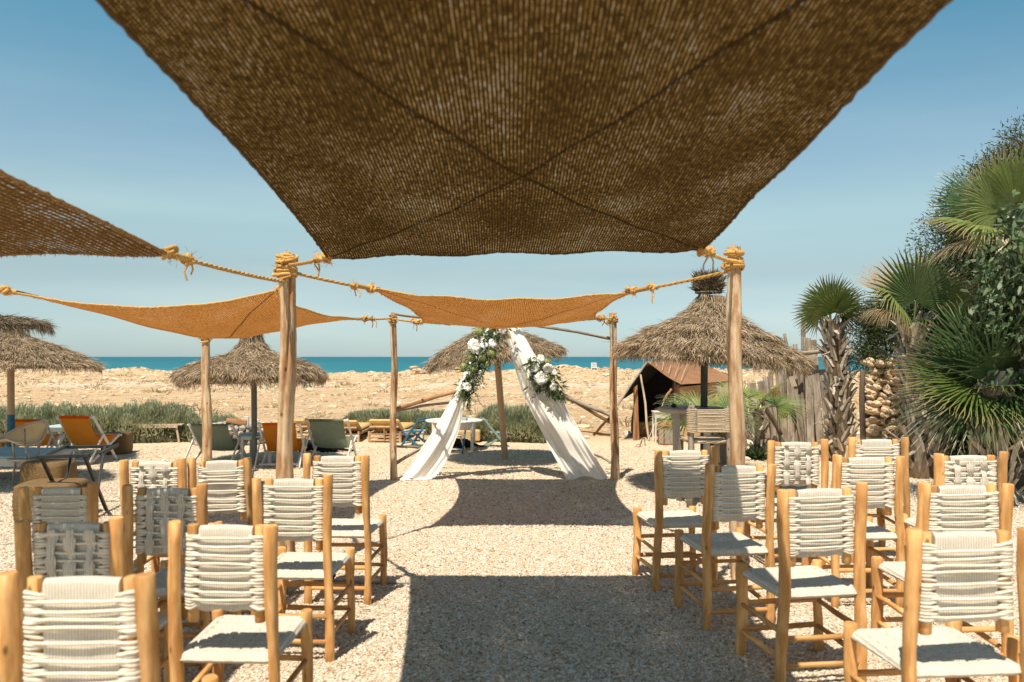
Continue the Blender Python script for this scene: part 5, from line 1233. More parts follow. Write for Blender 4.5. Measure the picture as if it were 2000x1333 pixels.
# ------------------------------------------------------------------ bar table, bar stool, lantern, tent
bt = thing('bar_table', 'tall grey painted round table round the dark parasol post', 'table', (P(1350, 800, 9.35)[0], 9.35, 0)); hT = H + (HZ - 797) / F * 9.25
q = MB(); lathe(q, [(0, hT), (.37, hT), (.385, hT - .01), (.385, hT - .045), (.36, hT - .055), (0, hT - .055)], 40); q.build('tabletop', M['grey_table'] if 'grey_table' in M else M.setdefault('grey_table', simple('grey_lilac_paint', (.50, .44, .39), (.60, .54, .48), (12, 12, 12), .6, .1, .002)), bt)
for a in (0.6, 2.2, 3.75, 5.3): q = MB(); beam(q, [.24 * cos(a), .24 * sin(a), 0], [.24 * cos(a), .24 * sin(a), hT - .055], .062, .062, None, .004); q.build('leg', M['grey_table'], bt)
q = MB(); lathe(q, [(.235, hT - .055), (.235, hT - .14), (.215, hT - .14)], 4); q.build('apron', M['grey_table'], bt)
q = MB(); rock_geo(q, (0, 0, .022), (.035, .035, .024), None, 2, .03); c = P(1316, 795, 9.3); tag(q.build('ashtray', M['black_rubber'], None, (c[0], 9.3, hT)), 'small dark round pot on the tall grey table', 'pot')
st = thing('bar_stool', 'tall wooden stool with a sisal rope back beside the right pole', 'stool', (P(1386, 900, 8.45)[0], 8.45, 0), radians(4)); hS = H + (HZ - 858) / F * 8.5; hB = H + (HZ - 792) / F * 8.45
hw = .205
for s in (-1, 1):
    q = MB(); log(q, [s * (hw + .01), 0, 0], [s * hw, -.03, hB], .036, .034, 12, 10, .06, .006); q.build('rear_post', M['grey_wood'], st)
    q = MB(); log(q, [s * (hw + .01), .40, 0], [s * hw, .38, hS + .01], .034, .034, 12, 8, .06, .004); q.build('front_leg', M['grey_wood'], st)
    for z in (.22, .42): q = MB(); log(q, [s * hw, 0, z], [s * hw, .40, z], .016, .016, 8, 5, .06, .002); q.build('stretcher', M['grey_wood'], st)
for z in (.18, .38): q = MB(); log(q, [-hw, 0, z], [hw, 0, z], .016, .016, 8, 5, .06, .002); q.build('stretcher', M['grey_wood'], st)
q = MB(); n = 30
for i in range(14): z = hB - .05 - i * .0175; tube(q, [[-hw * .78, -.045, z], [0, -.055 + .003 * sin(i * 9), z + .002 * sin(i * 5)], [hw * .78, -.045, z]], .0105, 6)
box(q, (0, -.045, hB - .165), (hw * 1.56, .012, .235)); q.build('rope_backrest', M['sisal'], st)
for s in (-1, 1):
    q = MB()
    for i in range(15): z = hB - .045 - i * .0165; th = np.arange(14) / 14 * 2 * pi; tube(q, [[s * hw * .97 + .050 * cos(a), -.025 + .046 * sin(a), z + .004 * sin(a * 2 + i)] for a in th], .0098, 6, closed=True)
    q.build('rope_wrap', M['sisal'], st)
q = MB(); box(q, (0, .19, hS - .02), (hw * 1.85, .36, .05), None, None, .02); q.build('seat', M['sisal'], st)
for (p0_, p1_) in (((-hw, -.0, hS - .015), (hw, -.0, hS - .015)), ((-hw, .39, hS - .015), (hw, .39, hS - .015)), ((-hw, 0, hS - .015), (-hw, .39, hS - .015)), ((hw, 0, hS - .015), (hw, .39, hS - .015))):
    q = MB(); rope(q, p0_, p1_, .022, .02, 9); q.build('seat_edge', M['sisal'], st)
ln = thing('lantern', 'copper framed glass lantern standing on the ground by the tent', 'lantern', tuple(G(1301, 869)), radians(20)); k = G(0, 869)[1] / F; w = 10.5 * k; hh = 36 * k
for sx in (-1, 1):
    for sy in (-1, 1): q = MB(); box(q, (sx * w, sy * w, hh / 2), (.022, .022, hh)); q.build('corner_post', M['copper'], ln)
for z in (.012, hh): q = MB(); box(q, (0, 0, z), (w * 2.25, w * 2.25, .024)); q.build('frame', M['copper'], ln)
q = MB(); lathe(q, [(w * 1.72, hh + .012), (w * .75, hh + 9 * k), (w * .7, hh + 11 * k), (.01, hh + 12 * k)], 4); rf = q.build('roof', M['copper'], ln); rf.rotation_euler = (0, 0, pi / 4)
q = MB(); tube(q, [[.03 * cos(a), 0, hh + 14 * k + .03 * sin(a)] for a in np.linspace(0, 2 * pi, 17)[:-1]], .005, 6, closed=True); q.build('ring', M['copper'], ln)
gm, nt, b, out = base_mat('milky_glass'); b.inputs['Base Color'].default_value = (.55, .52, .45, 1); b.inputs['Roughness'].default_value = .15; b.inputs['Transmission Weight'].default_value = .45
for a in range(4): q = MB(); R_ = rotz(a * pi / 2); box(q, R_ @ np.array([0, w, hh / 2]), (w * 1.85, .004, hh * .95), R_); q.build('pane', gm, ln)
hk = G(1247, 874); q = MB(); tube(q, [hk + [.045 * cos(a), .05 * sin(a), .012 + .03 * max(0, sin(a))] for a in np.linspace(0.4, 5.6, 16)], .006, 6)
tag(q.build('cable_loop', M['red_plastic']), 'small reddish wire loop on the gravel before the tent', 'wire loop')
q = MB(); tube(q, [hk + [.08, .35, .01], hk + [.10, .2, .12], hk + [.05, .05, .04], hk + [.02, 0, .012]], .006, 6); tube(q, [hk + [.08, .35, .13], hk + [.16, .3, .12], hk + [.15, .2, .01]], .008, 6)
tag(q.build('black_hook', M['black_rubber']), 'thin black bent wire beside the reddish loop before the tent', 'wire')

# tent: low, brown cloth roof; the shade inside is put into near-black walls
TD = 15.50; tn = thing('berber_tent', 'low brown cloth tent with a dark open front, right of the arch', 'tent', (P(1310, 850, TD)[0], TD, 0)); o_ = np.array([P(1310, 850, TD)[0], TD, 0])
def tp(px, py, d=TD): return P(px, py, d) - o_
def gp(px, d): return np.array([(px - 1000) / F * d, d, 0]) - o_
def sheet(q, A, B, C, D, n=14, wob=.03, two=True, ph=0):
    A, B, C, D = map(np.asarray, (A, B, C, D)); V = []; UV = []
    nn = nrm(np.cross(B - A, D - A))
    for v in np.linspace(0, 1, n):
        for u in np.linspace(0, 1, n):
            p = A * (1 - u) * (1 - v) + B * u * (1 - v) + C * u * v + D * (1 - u) * v; V.append(p + nn * wob * sin(u * 6 + ph) * sin(v * 5 + ph * 2) + np.array([0, 0, -abs(wob) * 2 * sin(pi * u) * sin(pi * v)])); UV.append((u, v))
    q.add(V, [(i * n + j, i * n + j + 1, (i + 1) * n + j + 1, (i + 1) * n + j) for i in range(n - 1) for j in range(n - 1)], UV, .6)
ridge = tp(1264, 708, 15.30); q = MB()
sheet(q, ridge + [-.03, -.05, 0], tp(1330, 752, 14.80), tp(1445, 742, 15.80), tp(1345, 698, 17.10), ph=1, wob=.015); q.build('roof_cloth', M['tent_cloth'], tn)
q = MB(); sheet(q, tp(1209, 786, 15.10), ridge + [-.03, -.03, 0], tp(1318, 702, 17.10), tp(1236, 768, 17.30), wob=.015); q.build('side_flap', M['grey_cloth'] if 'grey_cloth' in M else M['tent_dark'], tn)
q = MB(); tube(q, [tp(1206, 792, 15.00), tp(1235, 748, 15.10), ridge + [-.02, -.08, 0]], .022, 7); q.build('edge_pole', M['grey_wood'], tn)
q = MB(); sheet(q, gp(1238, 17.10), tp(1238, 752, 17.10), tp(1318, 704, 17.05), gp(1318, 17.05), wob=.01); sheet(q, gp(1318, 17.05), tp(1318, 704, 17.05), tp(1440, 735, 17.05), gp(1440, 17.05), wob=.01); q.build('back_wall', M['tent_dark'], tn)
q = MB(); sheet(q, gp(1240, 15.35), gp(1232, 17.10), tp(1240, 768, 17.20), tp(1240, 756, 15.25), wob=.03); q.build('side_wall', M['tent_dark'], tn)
q = MB(); sheet(q, tp(1322, 757, 15.10), tp(1440, 745, 15.70), gp(1440, 15.70), gp(1322, 15.10), wob=.015, ph=2); q.build('canvas_front', M['tent_panel'], tn)
q = MB(); sheet(q, tp(1316, 752, 15.02), tp(1327, 752, 15.05), gp(1328, 15.00), gp(1316, 14.95), wob=.012, ph=2); q.build('rolled_curtain', M['tent_cloth'], tn)
q = MB(); sheet(q, tp(1238, 757, 15.25), tp(1245, 752, 15.28), gp(1249, 15.25), gp(1236, 15.20), wob=.02); q.build('front_curtain', M['brown_wood'], tn)
q = MB(); log(q, gp(1268, 15.05), tp(1251, 732, 15.15), .022, .018, 8, 8, .1, .02); q.build('front_pole', M['bleached_wood'], tn)
q = MB(); log(q, tp(1296, 784, 15.00), tp(1312, 760, 15.00), .024, .02, 8, 5); q.build('toggle_pole', M['brown_wood'], tn)
q = MB(); tube(q, [tp(1297, 783, 15.00), gp(1262, 14.50)], .005, 5); q.build('guy_rope', M['white_paint'], tn)
q = MB()
for i in range(6):
    u = i / 5; a = ridge + (tp(1405, 712, 16.10) - ridge) * u * .55; b = ridge + (tp(1330, 745, 14.80) - ridge) * (u * .9 + .1); tube(q, [a + [0, 0, .02], (a + b) / 2 + [0, 0, .03], b + [0, 0, .02]], .004, 4)
tag(q.build('stitching', M['white_paint'], tn), kind='stuff')
pouf('yellowish wicker pouf inside the tent mouth, left one', 1258, 851, .30, .26, .3, 'pale_wicker', 0)
pouf('yellowish wicker pouf inside the tent mouth, right one', 1280, 852, .32, .26, .3, 'pale_wicker', 0)
wt = leg_table('console_table', 'small white painted console with arched apron in the tent mouth', (P(1302, 800, 14.9)[0], 14.9, 0), .52, .34, H + (HZ - 804) / F * 14.8, 'white_paint', 'white_paint', 0, .10, .02, .03)

# ------------------------------------------------------------------ stake fence
fs = thing('stake_fence', 'leaning weathered stake fence with wide planks, left of the rough palm', 'fence', (P(1530, 860, 14.3)[0], 14.3, 0)); o_ = np.array([P(1530, 860, 14.3)[0], 14.3, 0])
def stake(x0, x1, ytop, w, d=None, flat=False, m='grey_wood', yb=864, x2=None):
    d = d or RNG.uniform(14.1, 14.5); a = P(x0, 0, d) * [1, 1, 0] - o_; b = P(x1, ytop, d + .1) - o_; q = MB()
    if flat: beam(q, a, b, w / F * d, .035, [0, -1, 0], .004)
    else: log(q, a, b, w / F * d / 2, w / F * d / 2 * .85, 9, 8, .08, .02)
    q.build('plank' if flat else 'stake', M[m], fs)
xs = np.linspace(1425, 1606, 27)
for i, x in enumerate(xs):
    yt = np.interp(x, [1425, 1460, 1500, 1535, 1570, 1606], [765, 768, 748, 725, 712, 735]) + RNG.normal() * 7
    stake(x + RNG.normal() * 2, x - np.interp(x, [1425, 1606], [18, 12]) + RNG.normal() * 5, yt, RNG.uniform(7.5, 12))
for a in ((1584, 1576, 660, 14, 14.0, True), (1603, 1587, 664, 15, 14.0, True), (1622, 1606, 722, 14, 14.0, True), (1573, 1568, 642, 7, 14.25, True), (1566, 1532, 652, 6.5, 14.05), (1556, 1553, 672, 8, 14.1, True), (1546, 1541, 700, 13, 14.0, True), (1534, 1520, 712, 14, 14.0, True), (1500, 1486, 745, 12, 14.0, True), (1478, 1470, 748, 12, 14.05, True)):
    stake(*a)
stake(1573, 1569, 620, 7, 14.3, True)
q = MB(); log(q, P(1536, 692, 13.9) - o_, P(1664, 680, 13.9) - o_, .040, .030, 10, 9, .10, .02); q.build('cross_rail', M['grey_wood'], fs)
q = MB(); log(q, P(1512, 757, 13.6) - o_, P(1532, 815, 13.7) - o_, .075, .070, 12, 7, .06, .01); q.build('leaning_log', M['brown_wood'], fs)
q = MB(); beam(q, P(1545, 736, 13.8) - o_, P(1552, 756, 13.75) - o_, .10, .05); q.build('wood_block', M['bleached_wood'], fs)
q = MB(); log(q, P(1482, 770, 13.4) - o_, P(1525, 850, 13.5) - o_, .045, .04, 9, 7, .08, .02); q.build('leaning_stake', M['bark'], fs)

# ------------------------------------------------------------------ dry stone wall
WD = 11.9; wl = thing('stone_wall', 'rough dry stone wall behind the palms, lit between their shadows', 'wall', (P(1840, 900, WD)[0], WD, 0)); o_ = np.array([P(1840, 900, WD)[0], WD, 0])
x0w = (1690 - 1000) / F * WD - o_[0]; x1w = (2080 - 1000) / F * WD - o_[0]; hW = H + (HZ - 706) / F * WD
q = MB(); box(q, ((x0w + x1w) / 2, .22, hW / 2 - .06), (x1w - x0w - .16, .20, hW - .18)); q.build('earth_core', M['mortar'], wl)
SM = []
for i in range(14):
    q = MB(); s = (RNG.uniform(.065, .115), .12, RNG.uniform(.055, .075)); rock_geo(q, (0, 0, 0), s, np.eye(3), 2, .30, RNG.random()); me = q.mesh('stone'); me.materials.append(M['limestone']); SM.append((s, me))
z = .05; nst = 0
while z < hW:
    x = x0w + RNG.uniform(-.03, .04); rowh = RNG.uniform(.12, .155)
    while x < x1w and nst < 292:
        s, me = SM[RNG.integers(len(SM))]; k = RNG.uniform(.85, 1.25); put('stone', me, wl, (x + s[0] * k, RNG.normal(0.05, .035), z + rowh / 2 + RNG.normal(0, .010)), (RNG.normal(0, .25), RNG.normal(0, .18), RNG.normal(0, .3)), (k, 1, rowh / (s[2] * 2) * 1.06)); nst += 1
        x += s[0] * 2 * k * .93
    z += rowh * .93
# dark gate post at the wall's end
q = MB(); c = P(1673, 860, 11.9); log(q, [0, 0, 0], [0, 0, H + (HZ - 722) / F * 11.9], .042, .038, 12, 8, .04, .01)
tag(q.build('gate_post', M['bark'], None, (c[0], 11.7, 0)), 'dark upright post at the left end of the stone wall', 'post')
pouf('low ribbed wicker pouf at the foot of the dark gate post', 1668, 905, .20, .26, .3, 'pale_wicker', 0)

# ------------------------------------------------------------------ palms
def frond(mb, base, d, up, R, nleaf=40, spread=250, droop=.18, split=.55, cup=.25, petiole=.6, pr=.012, mbp=None, rnd=None):
    """fan leaf: stalk from base, blade radiating at its end"""
    base = np.asarray(base, float); d = nrm(d); up = nrm(np.asarray(up, float) - d * np.dot(up, d)); s = np.cross(d, up)
    if mbp is not None and petiole > 0: tube(mbp, [base, base + d * petiole * .5 + up * .02, base + d * petiole], [pr * 1.5, pr, pr * .8], 6)
    c = base + d * petiole; rn0 = RNG.random() if rnd is None else rnd; da = radians(spread) / nleaf
    for k in range(nleaf):
        a = radians(-spread / 2) + da * (k + .5); rad = d * cos(a) + s * sin(a); tan = -d * sin(a) + s * cos(a); L = R * (1 - .22 * (abs(a) / pi)**1.5) * RNG.uniform(.93, 1.05)
        V = []; UV = []
        for j, t in enumerate((.03, .3, split, .75, .9, 1.0)):
            wfull = 2 * tan_half(da) * min(t, split) * L / 2 * 1.0
            w = wfull if t <= split else wfull * max(.03, (1 - t) / (1 - split))**.75
            lift = cup * L * t * t * .5 - droop * L * t**3 * 1.2 * RNG.uniform(.8, 1.2)
            p = c + rad * L * t + up * (cup * L * t * .25) + up * 0 + np.array([0, 0, -1.]) * droop * L * max(0, t - .3)**2 * 1.6 - up * 0
            rg = up * (w * .35)
            jit = RNG.normal(0, .012, 3) * L * t * t; p = p + jit; V += [p - tan * w, p + rg, p + tan * w]; UV += [(0, t), (.5, t), (1, t)]
        mb.add(V, [(i * 3 + m_, i * 3 + m_ + 1, i * 3 + m_ + 4, i * 3 + m_ + 3) for i in range(5) for m_ in (0, 1)], UV, np.clip(rn0 + RNG.normal() * .12, 0, 1), smooth=False)
def tan_half(a): return math.tan(a / 2)
def palm_trunk(o, base, top, r0, r1, n, m='palm_boot', L=.22):
    q = MB(); t = np.linspace(0, 1, 12)[:, None]; b = np.asarray(base, float); tp_ = np.asarray(top, float); pts = b + (tp_ - b) * t + np.array([.05, 0, 0]) * np.sin(t * 3); tube(q, pts, (r0 + (r1 - r0) * t[:, 0]) * .72, 14, wob=.05); q.build('trunk', M['palm_core'], o)
    boots = []
    for i in range(n):
        f = (i + .5) / n; a = i * 2.39996 + RNG.normal() * .1; er = np.array([cos(a), sin(a), 0]); et = np.array([-sin(a), cos(a), 0]); r = (r0 + (r1 - r0) * f) * .68; p = b + (tp_ - b) * f + np.array([.05, 0, 0]) * sin(f * 3) + er * r
        w = L * RNG.uniform(.17, .28); ll = L * RNG.uniform(.75, 1.25); out_ = RNG.uniform(.06, .38) if RNG.random() < .88 else RNG.uniform(.7, 1.2); side = RNG.normal() * .35
        dr = nrm(np.array([0, 0, 1]) * (1 if RNG.random() > .12 else -.3) + er * out_ + et * side); V = []
        for j, tt in enumerate((0, .35, .7, 1)):
            ww = w * (1, .7, .5, .36)[j]; q0 = p + dr * ll * tt + er * .04 * tt * tt; V += [q0 - et * ww - er * .012, q0 + er * .02 * (1 - tt * .5), q0 + et * ww - er * .012, q0 - er * .022]
        mb_ = MB(); mb_.add(V, [(i_ * 4 + m_, i_ * 4 + (m_ + 1) % 4, (i_ + 1) * 4 + (m_ + 1) % 4, (i_ + 1) * 4 + m_) for i_ in range(3) for m_ in range(4)] + [(12, 13, 14, 15)], None, RNG.random(), smooth=False); mb_.build('leaf_base', M[m], o)
def add_frond(o, nm, m, *a, **k):
    q = MB(); p_ = MB(); frond(q, *a, mbp=p_, **k); f = q.build(nm, M[m], o)
    if p_.v: p_.build('stalk', M['palm_stalk'], o)
M['palm_stalk'] = simple('palm_stalk', (.16, .20, .07), (.30, .30, .12), (20, 20, 20), .6)
# left rough palm
B0 = P(1640, 900, 12.2) * [1, 1, 0]; T0 = P(1622, 632, 12.2); pm = thing('fan_palm', 'slender fan palm with shaggy grey trunk between fence and stone wall', 'palm', B0)
palm_trunk(pm, [0, 0, 0], T0 - B0, .25, .17, 190)
tt = T0 - B0
for (dx, dy, dz, ux, uy, uz, R, m, sp, pet, dr) in ((-.25, -.35, .8, -.2, -1, .1, .62, 'palm_leaf', 250, .22, .12), (.35, -.3, .75, .5, -.9, .1, .56, 'palm_leaf', 240, .2, .2), (.15, .4, 1, .1, 1, .1, .5, 'dark_palm_leaf', 240, .25, .1), (-.7, .2, .55, -.3, .5, .8, .42, 'palm_leaf', 230, .2, .3), (.8, .2, .5, .4, .3, .8, .45, 'dark_palm_leaf', 230, .2, .3), (.5, .3, .05, .3, .2, 1, .34, 'dry_palm_leaf', 120, .16, 1.0), (-.1, -.2, 1.2, 0, -1, 0, .5, 'dark_palm_leaf', 240, .3, .05)):
    add_frond(pm, 'frond', m, tt, (dx, dy, dz), (ux, uy, uz), R, spread=sp, petiole=pet, droop=dr)
# middle palm with the tall upright fan
B0 = P(1800, 930, 10.6) * [1, 1, 0]; T0 = P(1782, 640, 10.6); pm = thing('fan_palm', 'taller fan palm with one broad upright fan, in front of the stone wall', 'palm', B0)
palm_trunk(pm, [0, 0, 0], T0 - B0, .30, .20, 210, L=.28)
tt = T0 - B0
for (dx, dy, dz, ux, uy, uz, R, m, sp, pet, dr) in ((.0, -.25, 1, 0, -1, -.1, .80, 'dark_palm_leaf', 250, .36, .03), (-.62, -.35, .62, -.2, -.5, .9, .74, 'palm_leaf', 150, .36, .75), (.75, -.2, .75, .5, -.6, .6, .62, 'palm_leaf', 200, .4, .25), (.35, .2, 1, .2, .9, .2, .7, 'palm_leaf', 240, .45, .08),
                                              (-.55, .2, 1.0, -.4, .8, .4, .66, 'dry_palm_leaf', 70, .45, .15), (.9, -.1, .9, .4, -.9, .2, .6, 'dry_palm_leaf', 90, .42, .2), (.2, -.8, .1, .1, .1, 1, .62, 'dark_palm_leaf', 220, .3, .4), (-.75, -.3, .35, -.4, -.3, .8, .62, 'dry_palm_leaf', 60, .3, .75),
                                              (.8, -.6, -.0, .3, .0, 1, .65, 'dark_palm_leaf', 220, .35, .4)):
    add_frond(pm, 'frond', m, tt, (dx, dy, dz), (ux, uy, uz), R, nleaf=46, spread=sp, petiole=pet, droop=dr)
# big dark palm at the right edge, low crown
B0 = P(1935, 1000, 8.9) * [1, 1, 0]; T0 = P(1935, 760, 8.9); pm = thing('fan_palm', 'low dark fan palm spreading big spiky fronds at the right edge', 'palm', B0)
palm_trunk(pm, [0, 0, 0], T0 - B0, .30, .24, 140, L=.28)
tt = T0 - B0
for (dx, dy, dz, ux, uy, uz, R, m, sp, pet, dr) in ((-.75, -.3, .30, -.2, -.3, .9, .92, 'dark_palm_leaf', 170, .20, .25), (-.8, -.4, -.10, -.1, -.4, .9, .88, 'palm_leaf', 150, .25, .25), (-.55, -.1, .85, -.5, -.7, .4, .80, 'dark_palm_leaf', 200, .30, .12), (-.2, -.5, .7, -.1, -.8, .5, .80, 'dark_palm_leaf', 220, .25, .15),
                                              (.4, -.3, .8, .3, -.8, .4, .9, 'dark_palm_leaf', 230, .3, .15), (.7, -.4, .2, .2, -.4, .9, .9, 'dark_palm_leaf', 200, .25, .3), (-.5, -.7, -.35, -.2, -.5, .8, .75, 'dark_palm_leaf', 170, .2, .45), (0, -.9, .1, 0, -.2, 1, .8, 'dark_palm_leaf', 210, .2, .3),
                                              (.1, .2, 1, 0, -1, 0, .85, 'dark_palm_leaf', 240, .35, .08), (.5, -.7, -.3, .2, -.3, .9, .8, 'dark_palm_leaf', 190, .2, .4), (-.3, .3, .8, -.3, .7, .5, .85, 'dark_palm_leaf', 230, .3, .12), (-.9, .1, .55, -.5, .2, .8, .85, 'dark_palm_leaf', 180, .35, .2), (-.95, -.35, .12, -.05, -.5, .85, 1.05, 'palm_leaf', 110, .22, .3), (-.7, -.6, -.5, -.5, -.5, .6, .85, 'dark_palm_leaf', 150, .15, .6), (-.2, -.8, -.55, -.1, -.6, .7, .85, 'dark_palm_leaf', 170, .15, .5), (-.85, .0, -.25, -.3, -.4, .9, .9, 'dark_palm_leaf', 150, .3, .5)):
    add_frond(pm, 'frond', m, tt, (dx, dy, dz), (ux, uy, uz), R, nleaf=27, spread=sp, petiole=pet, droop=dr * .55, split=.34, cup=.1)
# tall palm whose crown shows at the upper right
B0 = P(1985, 950, 9.6) * [1, 1, 0]; T0 = P(1975, 455, 9.6); pm = thing('fan_palm', 'tall fan palm at the right edge, its pale fans above the leafy tree', 'palm', B0)
palm_trunk(pm, [0, 0, 0], T0 - B0, .24, .18, 90, L=.28)
tt = T0 - B0
for (dx, dy, dz, ux, uy, uz, R, m, sp, pet, dr) in ((-.62, -.35, .62, -.25, -.8, .5, .85, 'palm_leaf', 190, .35, .12), (-.85, -.3, .1, -.1, -.4, .9, .85, 'palm_leaf', 150, .35, .35), (-.05, -.4, .95, 0, -1, .1, .9, 'palm_leaf', 240, .3, .08), (.6, -.3, .6, .3, -.8, .4, .9, 'palm_leaf', 200, .3, .1), (-.9, 0, -.15, -.2, 0, 1, .7, 'dry_palm_leaf', 110, .3, .5), (-.5, .3, .8, -.4, .8, .3, .8, 'dark_palm_leaf', 220, .35, .1), (.1, .6, .8, 0, 1, 0, .8, 'dark_palm_leaf', 220, .3, .1)):
    add_frond(pm, 'frond', m, tt, (dx, dy, dz), (ux, uy, uz), R, nleaf=46, spread=sp, petiole=pet, droop=dr)
# low palm clump behind the bar table and the one left of the fence
for (px, d, z, label, nf, R, m, xr) in ((1385, 11.3, .62, 'low stemless fan palm clump behind the tall grey table', 9, .62, 'palm_leaf', 1), (1478, 12.6, .75, 'low drooping fan palm before the stake fence right of the pole', 7, .62, 'palm_leaf', 1)):
    B0 = P(px, 860, d) * [1, 1, 0]; pm = thing('dwarf_palm', label, 'palm', B0); palm_trunk(pm, [0, 0, 0], [0, 0, z], .12, .10, 26, L=.16)
    for i in range(nf):
        a = i / nf * 2 * pi + .5; e = (.25, .55, .75)[i % 3]
        add_frond(pm, 'frond', m if i % 4 else 'dark_palm_leaf', [0, 0, z], (cos(a), sin(a) * .9, e), (-.2 * cos(a), -.6, 1), R * RNG.uniform(.8, 1.1), nleaf=30, spread=190, petiole=.32, droop=.35, split=.35)
# spiky aloe plants by the rocks
def aloe(label, px, py, d, R, n, m):
    c = P(px, py, d) * [1, 1, 0]; o = thing('aloe_plant', label, 'plant', c)
    for i in range(n):
        a = i * 2.4; e = .35 + .9 * (i / n); dr = nrm(np.array([cos(a), sin(a), e])); V = []; et = np.array([-sin(a), cos(a), 0])
        for j, t in enumerate((0, .4, .75, 1)):
            w = R * .09 * (1, .8, .45, .04)[j]; p = dr * R * t * RNG.uniform(.95, 1.05) + np.array([0, 0, -.35 * R * t * t * (1 - i / n)]); V += [p - et * w, p - np.array([0, 0, w * .5]), p + et * w]
        q = MB(); q.add(V, [(k * 3 + m_, k * 3 + m_ + 1, k * 3 + m_ + 4, k * 3 + m_ + 3) for k in range(3) for m_ in (0, 1)], [(0, t) for t in (0, .4, .75, 1) for _ in range(3)], RNG.random(), smooth=False); q.build('spiky_leaf', M[m], o)
aloe('dark spiky plant behind the pale rocks by the right pole', 1480, 862, 12.4, .36, 34, 'dark_palm_leaf')
aloe('lighter green spiky plant right of the dark one', 1516, 862, 12.5, .30, 26, 'palm_leaf')
aloe('small dark spiky plant left of the dark one beside the pole', 1456, 862, 12.6, .32, 24, 'dark_palm_leaf')
hedge('sprig of grey green plants at the foot of the bar stool', P(1318, 880, 10.6) * [1, 1, 0], P(1350, 880, 10.6) * [1, 1, 0], .3, .14, 700, 9, 'plant', 'ground_plant')
c = P(1421, 850, 10.9) * [1, 1, 0]; pt = thing('potted_plant', 'tall grey brown pot behind the right pole with small succulent', 'potted plant', c); q = MB(); lathe(q, [(0, 0), (.11, 0), (.14, .30), (.155, .64), (.17, .66), (.15, .67), (.13, .62), (0, .60)], 26); q.build('pot', M['terracotta'], pt)
q = MB(); N = 60; a = RNG.random(N) * 6.28; blades(q, np.tile([[0, 0, .6]], (N, 1)), np.stack([np.cos(a), np.sin(a), np.full(N, .9)], 1) + RNG.normal(size=(N, 3)) * .3, RNG.uniform(.1, .2, N), .03); q.build('foliage', M['palm_leaf'], pt)

# ------------------------------------------------------------------ leafy trees and shrubs
def tree(name, label, base, blobs, n, Ls, Ws, m, cat, trunk_r=.07, droop=.3, dense=.5, twigs=60):
    base = np.asarray(base, float); o = thing(name, label, cat, base); bl = np.array([np.r_[np.array(b[0]) - base, b[1]] for b in blobs]); q = MB(); cen = bl[:, :3].mean(0)
    fork = np.array([0, 0, cen[2] * .45])
    tube(q, [[0, 0, -.05], fork * .5 + [.04, 0, 0], fork], [trunk_r * 1.2, trunk_r, trunk_r * .8], 10, wob=.08)
    for b in bl: mid = (fork + b[:3]) / 2 + RNG.normal(size=3) * .08; tube(q, [fork, mid, b[:3]], [trunk_r * .6, trunk_r * .4, trunk_r * .15], 7)
    q.build('trunk', M['bark'], o); q = MB()
    for _ in range(twigs): b = bl[RNG.integers(len(bl))]; dd = nrm(RNG.normal(size=3)) * b[3] * RNG.uniform(.7, 1.08); tube(q, [b[:3], b[:3] + dd * .5 + RNG.normal(size=3) * .04, b[:3] + dd], [.010, .006, .003], 4)
    q.build('twigs', M['bark'], o)
    w = bl[:, 3]**2; idx = RNG.choice(len(bl), n, p=w / w.sum()); b = bl[idx]
    # leaves gather in sprays at the ends of twigs
    ns = max(30, n // 14); si = RNG.choice(len(bl), ns, p=w / w.sum()); sd_ = RNG.normal(size=(ns, 3)); sd_ /= np.linalg.norm(sd_, axis=1, keepdims=True); sp_ = bl[si, :3] + sd_ * (bl[si, 3] * (dense + (1 - dense) * RNG.random(ns)**.5))[:, None]
    k = RNG.integers(ns, size=n); B = sp_[k] + RNG.normal(size=(n, 3)) * Ls[1] * .75; D = sd_[k] * .8 + RNG.normal(size=(n, 3)) * .7 + [0, 0, -droop]
    q = MB(); blades(q, B, D, RNG.uniform(Ls[0], Ls[1], n), RNG.uniform(Ws[0], Ws[1], n), rnd=np.clip(np.repeat(0, n) + RNG.random(ns)[k] * .7 + RNG.random(n) * .3, 0, 1)); tag(q.build('foliage', M[m], o), kind='stuff')
    return o
tree('leafy_tree', 'broad leaved grey green tree hanging over the right edge', P(2050, 990, 8.4) * [1, 1, 0], [(P(2010, 500, 8.6), .46), (P(2060, 440, 8.6), .5), (P(1985, 580, 8.7), .42), (P(2040, 600, 8.5), .55), (P(2020, 690, 8.6), .42), (P(2110, 540, 8.6), .6), (P(1965, 640, 9.0), .28)], 5200, (.07, .12), (.028, .046), 'tree_leaf', 'tree', .08, .7, .6)
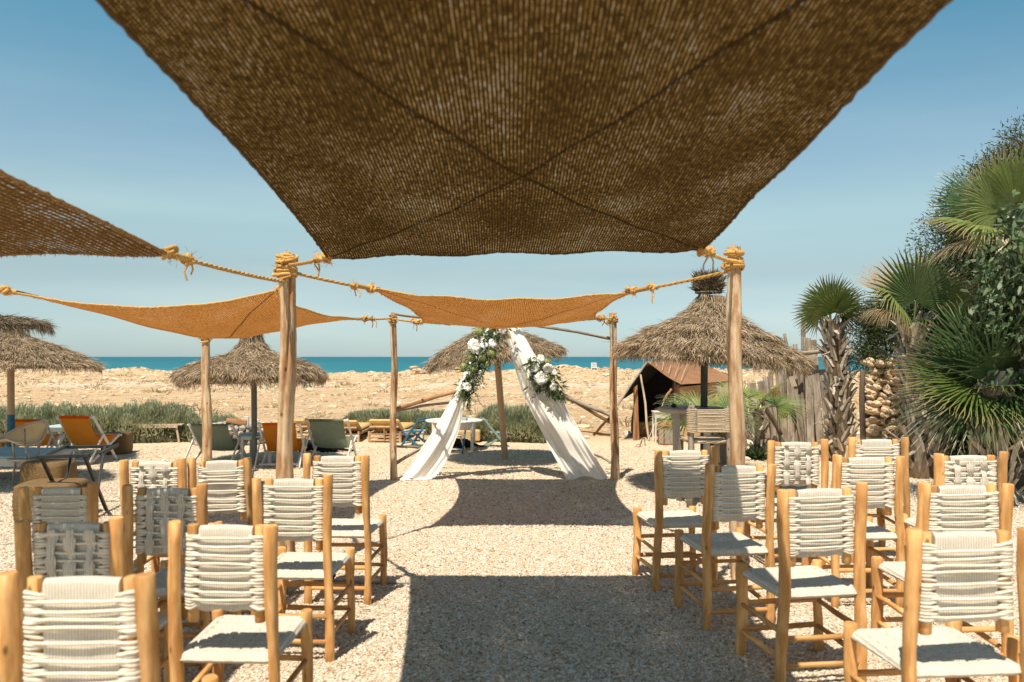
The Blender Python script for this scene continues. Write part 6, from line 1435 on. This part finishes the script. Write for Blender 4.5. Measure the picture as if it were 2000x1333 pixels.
tree('dense_shrub_tree', 'dark fine leaved tree behind the palms at upper right', P(1890, 900, 11.2) * [1, 1, 0], [(P(1850, 480, 11.3), .46), (P(1815, 560, 11.4), .42), (P(1800, 640, 11.4), .4), (P(1910, 470, 11.0), .4), (P(2000, 280, 11.6), .35), (P(1900, 420, 11.3), .5), (P(1880, 540, 11.2), .55), (P(1840, 600, 11.2), .5), (P(1950, 380, 11.4), .62), (P(1990, 330, 11.5), .5), (P(1960, 500, 11.3), .7), (P(1900, 640, 11.2), .6), (P(1830, 690, 11.3), .42), (P(1980, 640, 11.3), .7), (P(2040, 400, 11.5), .7)], 52000, (.045, .085), (.010, .017), 'fine_leaf', 'tree', .09, .0, .35, 160)
tree('wall_shrub', 'bushy small leaved shrub growing over the left end of the stone wall', P(1720, 890, 12.25) * [1, 1, 0], [(P(1722, 628, 12.2), .34), (P(1696, 662, 12.2), .30), (P(1742, 660, 12.2), .36), (P(1700, 618, 12.3), .22), (P(1680, 700, 12.1), .20), (P(1765, 625, 12.3), .30), (P(1716, 700, 12.0), .24)], 11000, (.04, .08), (.009, .015), 'fine_leaf', 'shrub', .04, .1, .35, 90)
tree('added_shade_shrub', 'dark shrub added to fill the deep shade between palm trunks at lower right', P(1985, 960, 10.2) * [1, 1, 0], [(P(1930, 860, 10.4), .50), (P(1985, 880, 10.2), .55), (P(2040, 840, 10.2), .6), (P(1960, 790, 10.5), .5)], 12000, (.06, .10), (.014, .026), 'dark_leaf' if 'dark_leaf' in M else 'fine_leaf', 'shrub', .05, .2, .3, 60)  # shrub added so the deep shade here shows no bare sand
# wiry bare twigs above the tree
q = MB()
for _ in range(46):
    a = P(RNG.uniform(1950, 2010), RNG.uniform(330, 380), 11.4); d_ = np.array([RNG.normal() * .25, RNG.normal() * .2, RNG.uniform(.2, .75)]); pts = [a + d_ * t + np.array([.10 * sin(t * 5 + a[0] * 9), 0, 0]) * t for t in np.linspace(0, 1, 7)]; tube(q, pts, [.006, .005, .005, .004, .003, .002, .0015], 4)
tag(q.build('bare_twigs', M['bark']), 'wiry bare twigs rising above the tree at the upper right', 'twigs', kind='stuff')
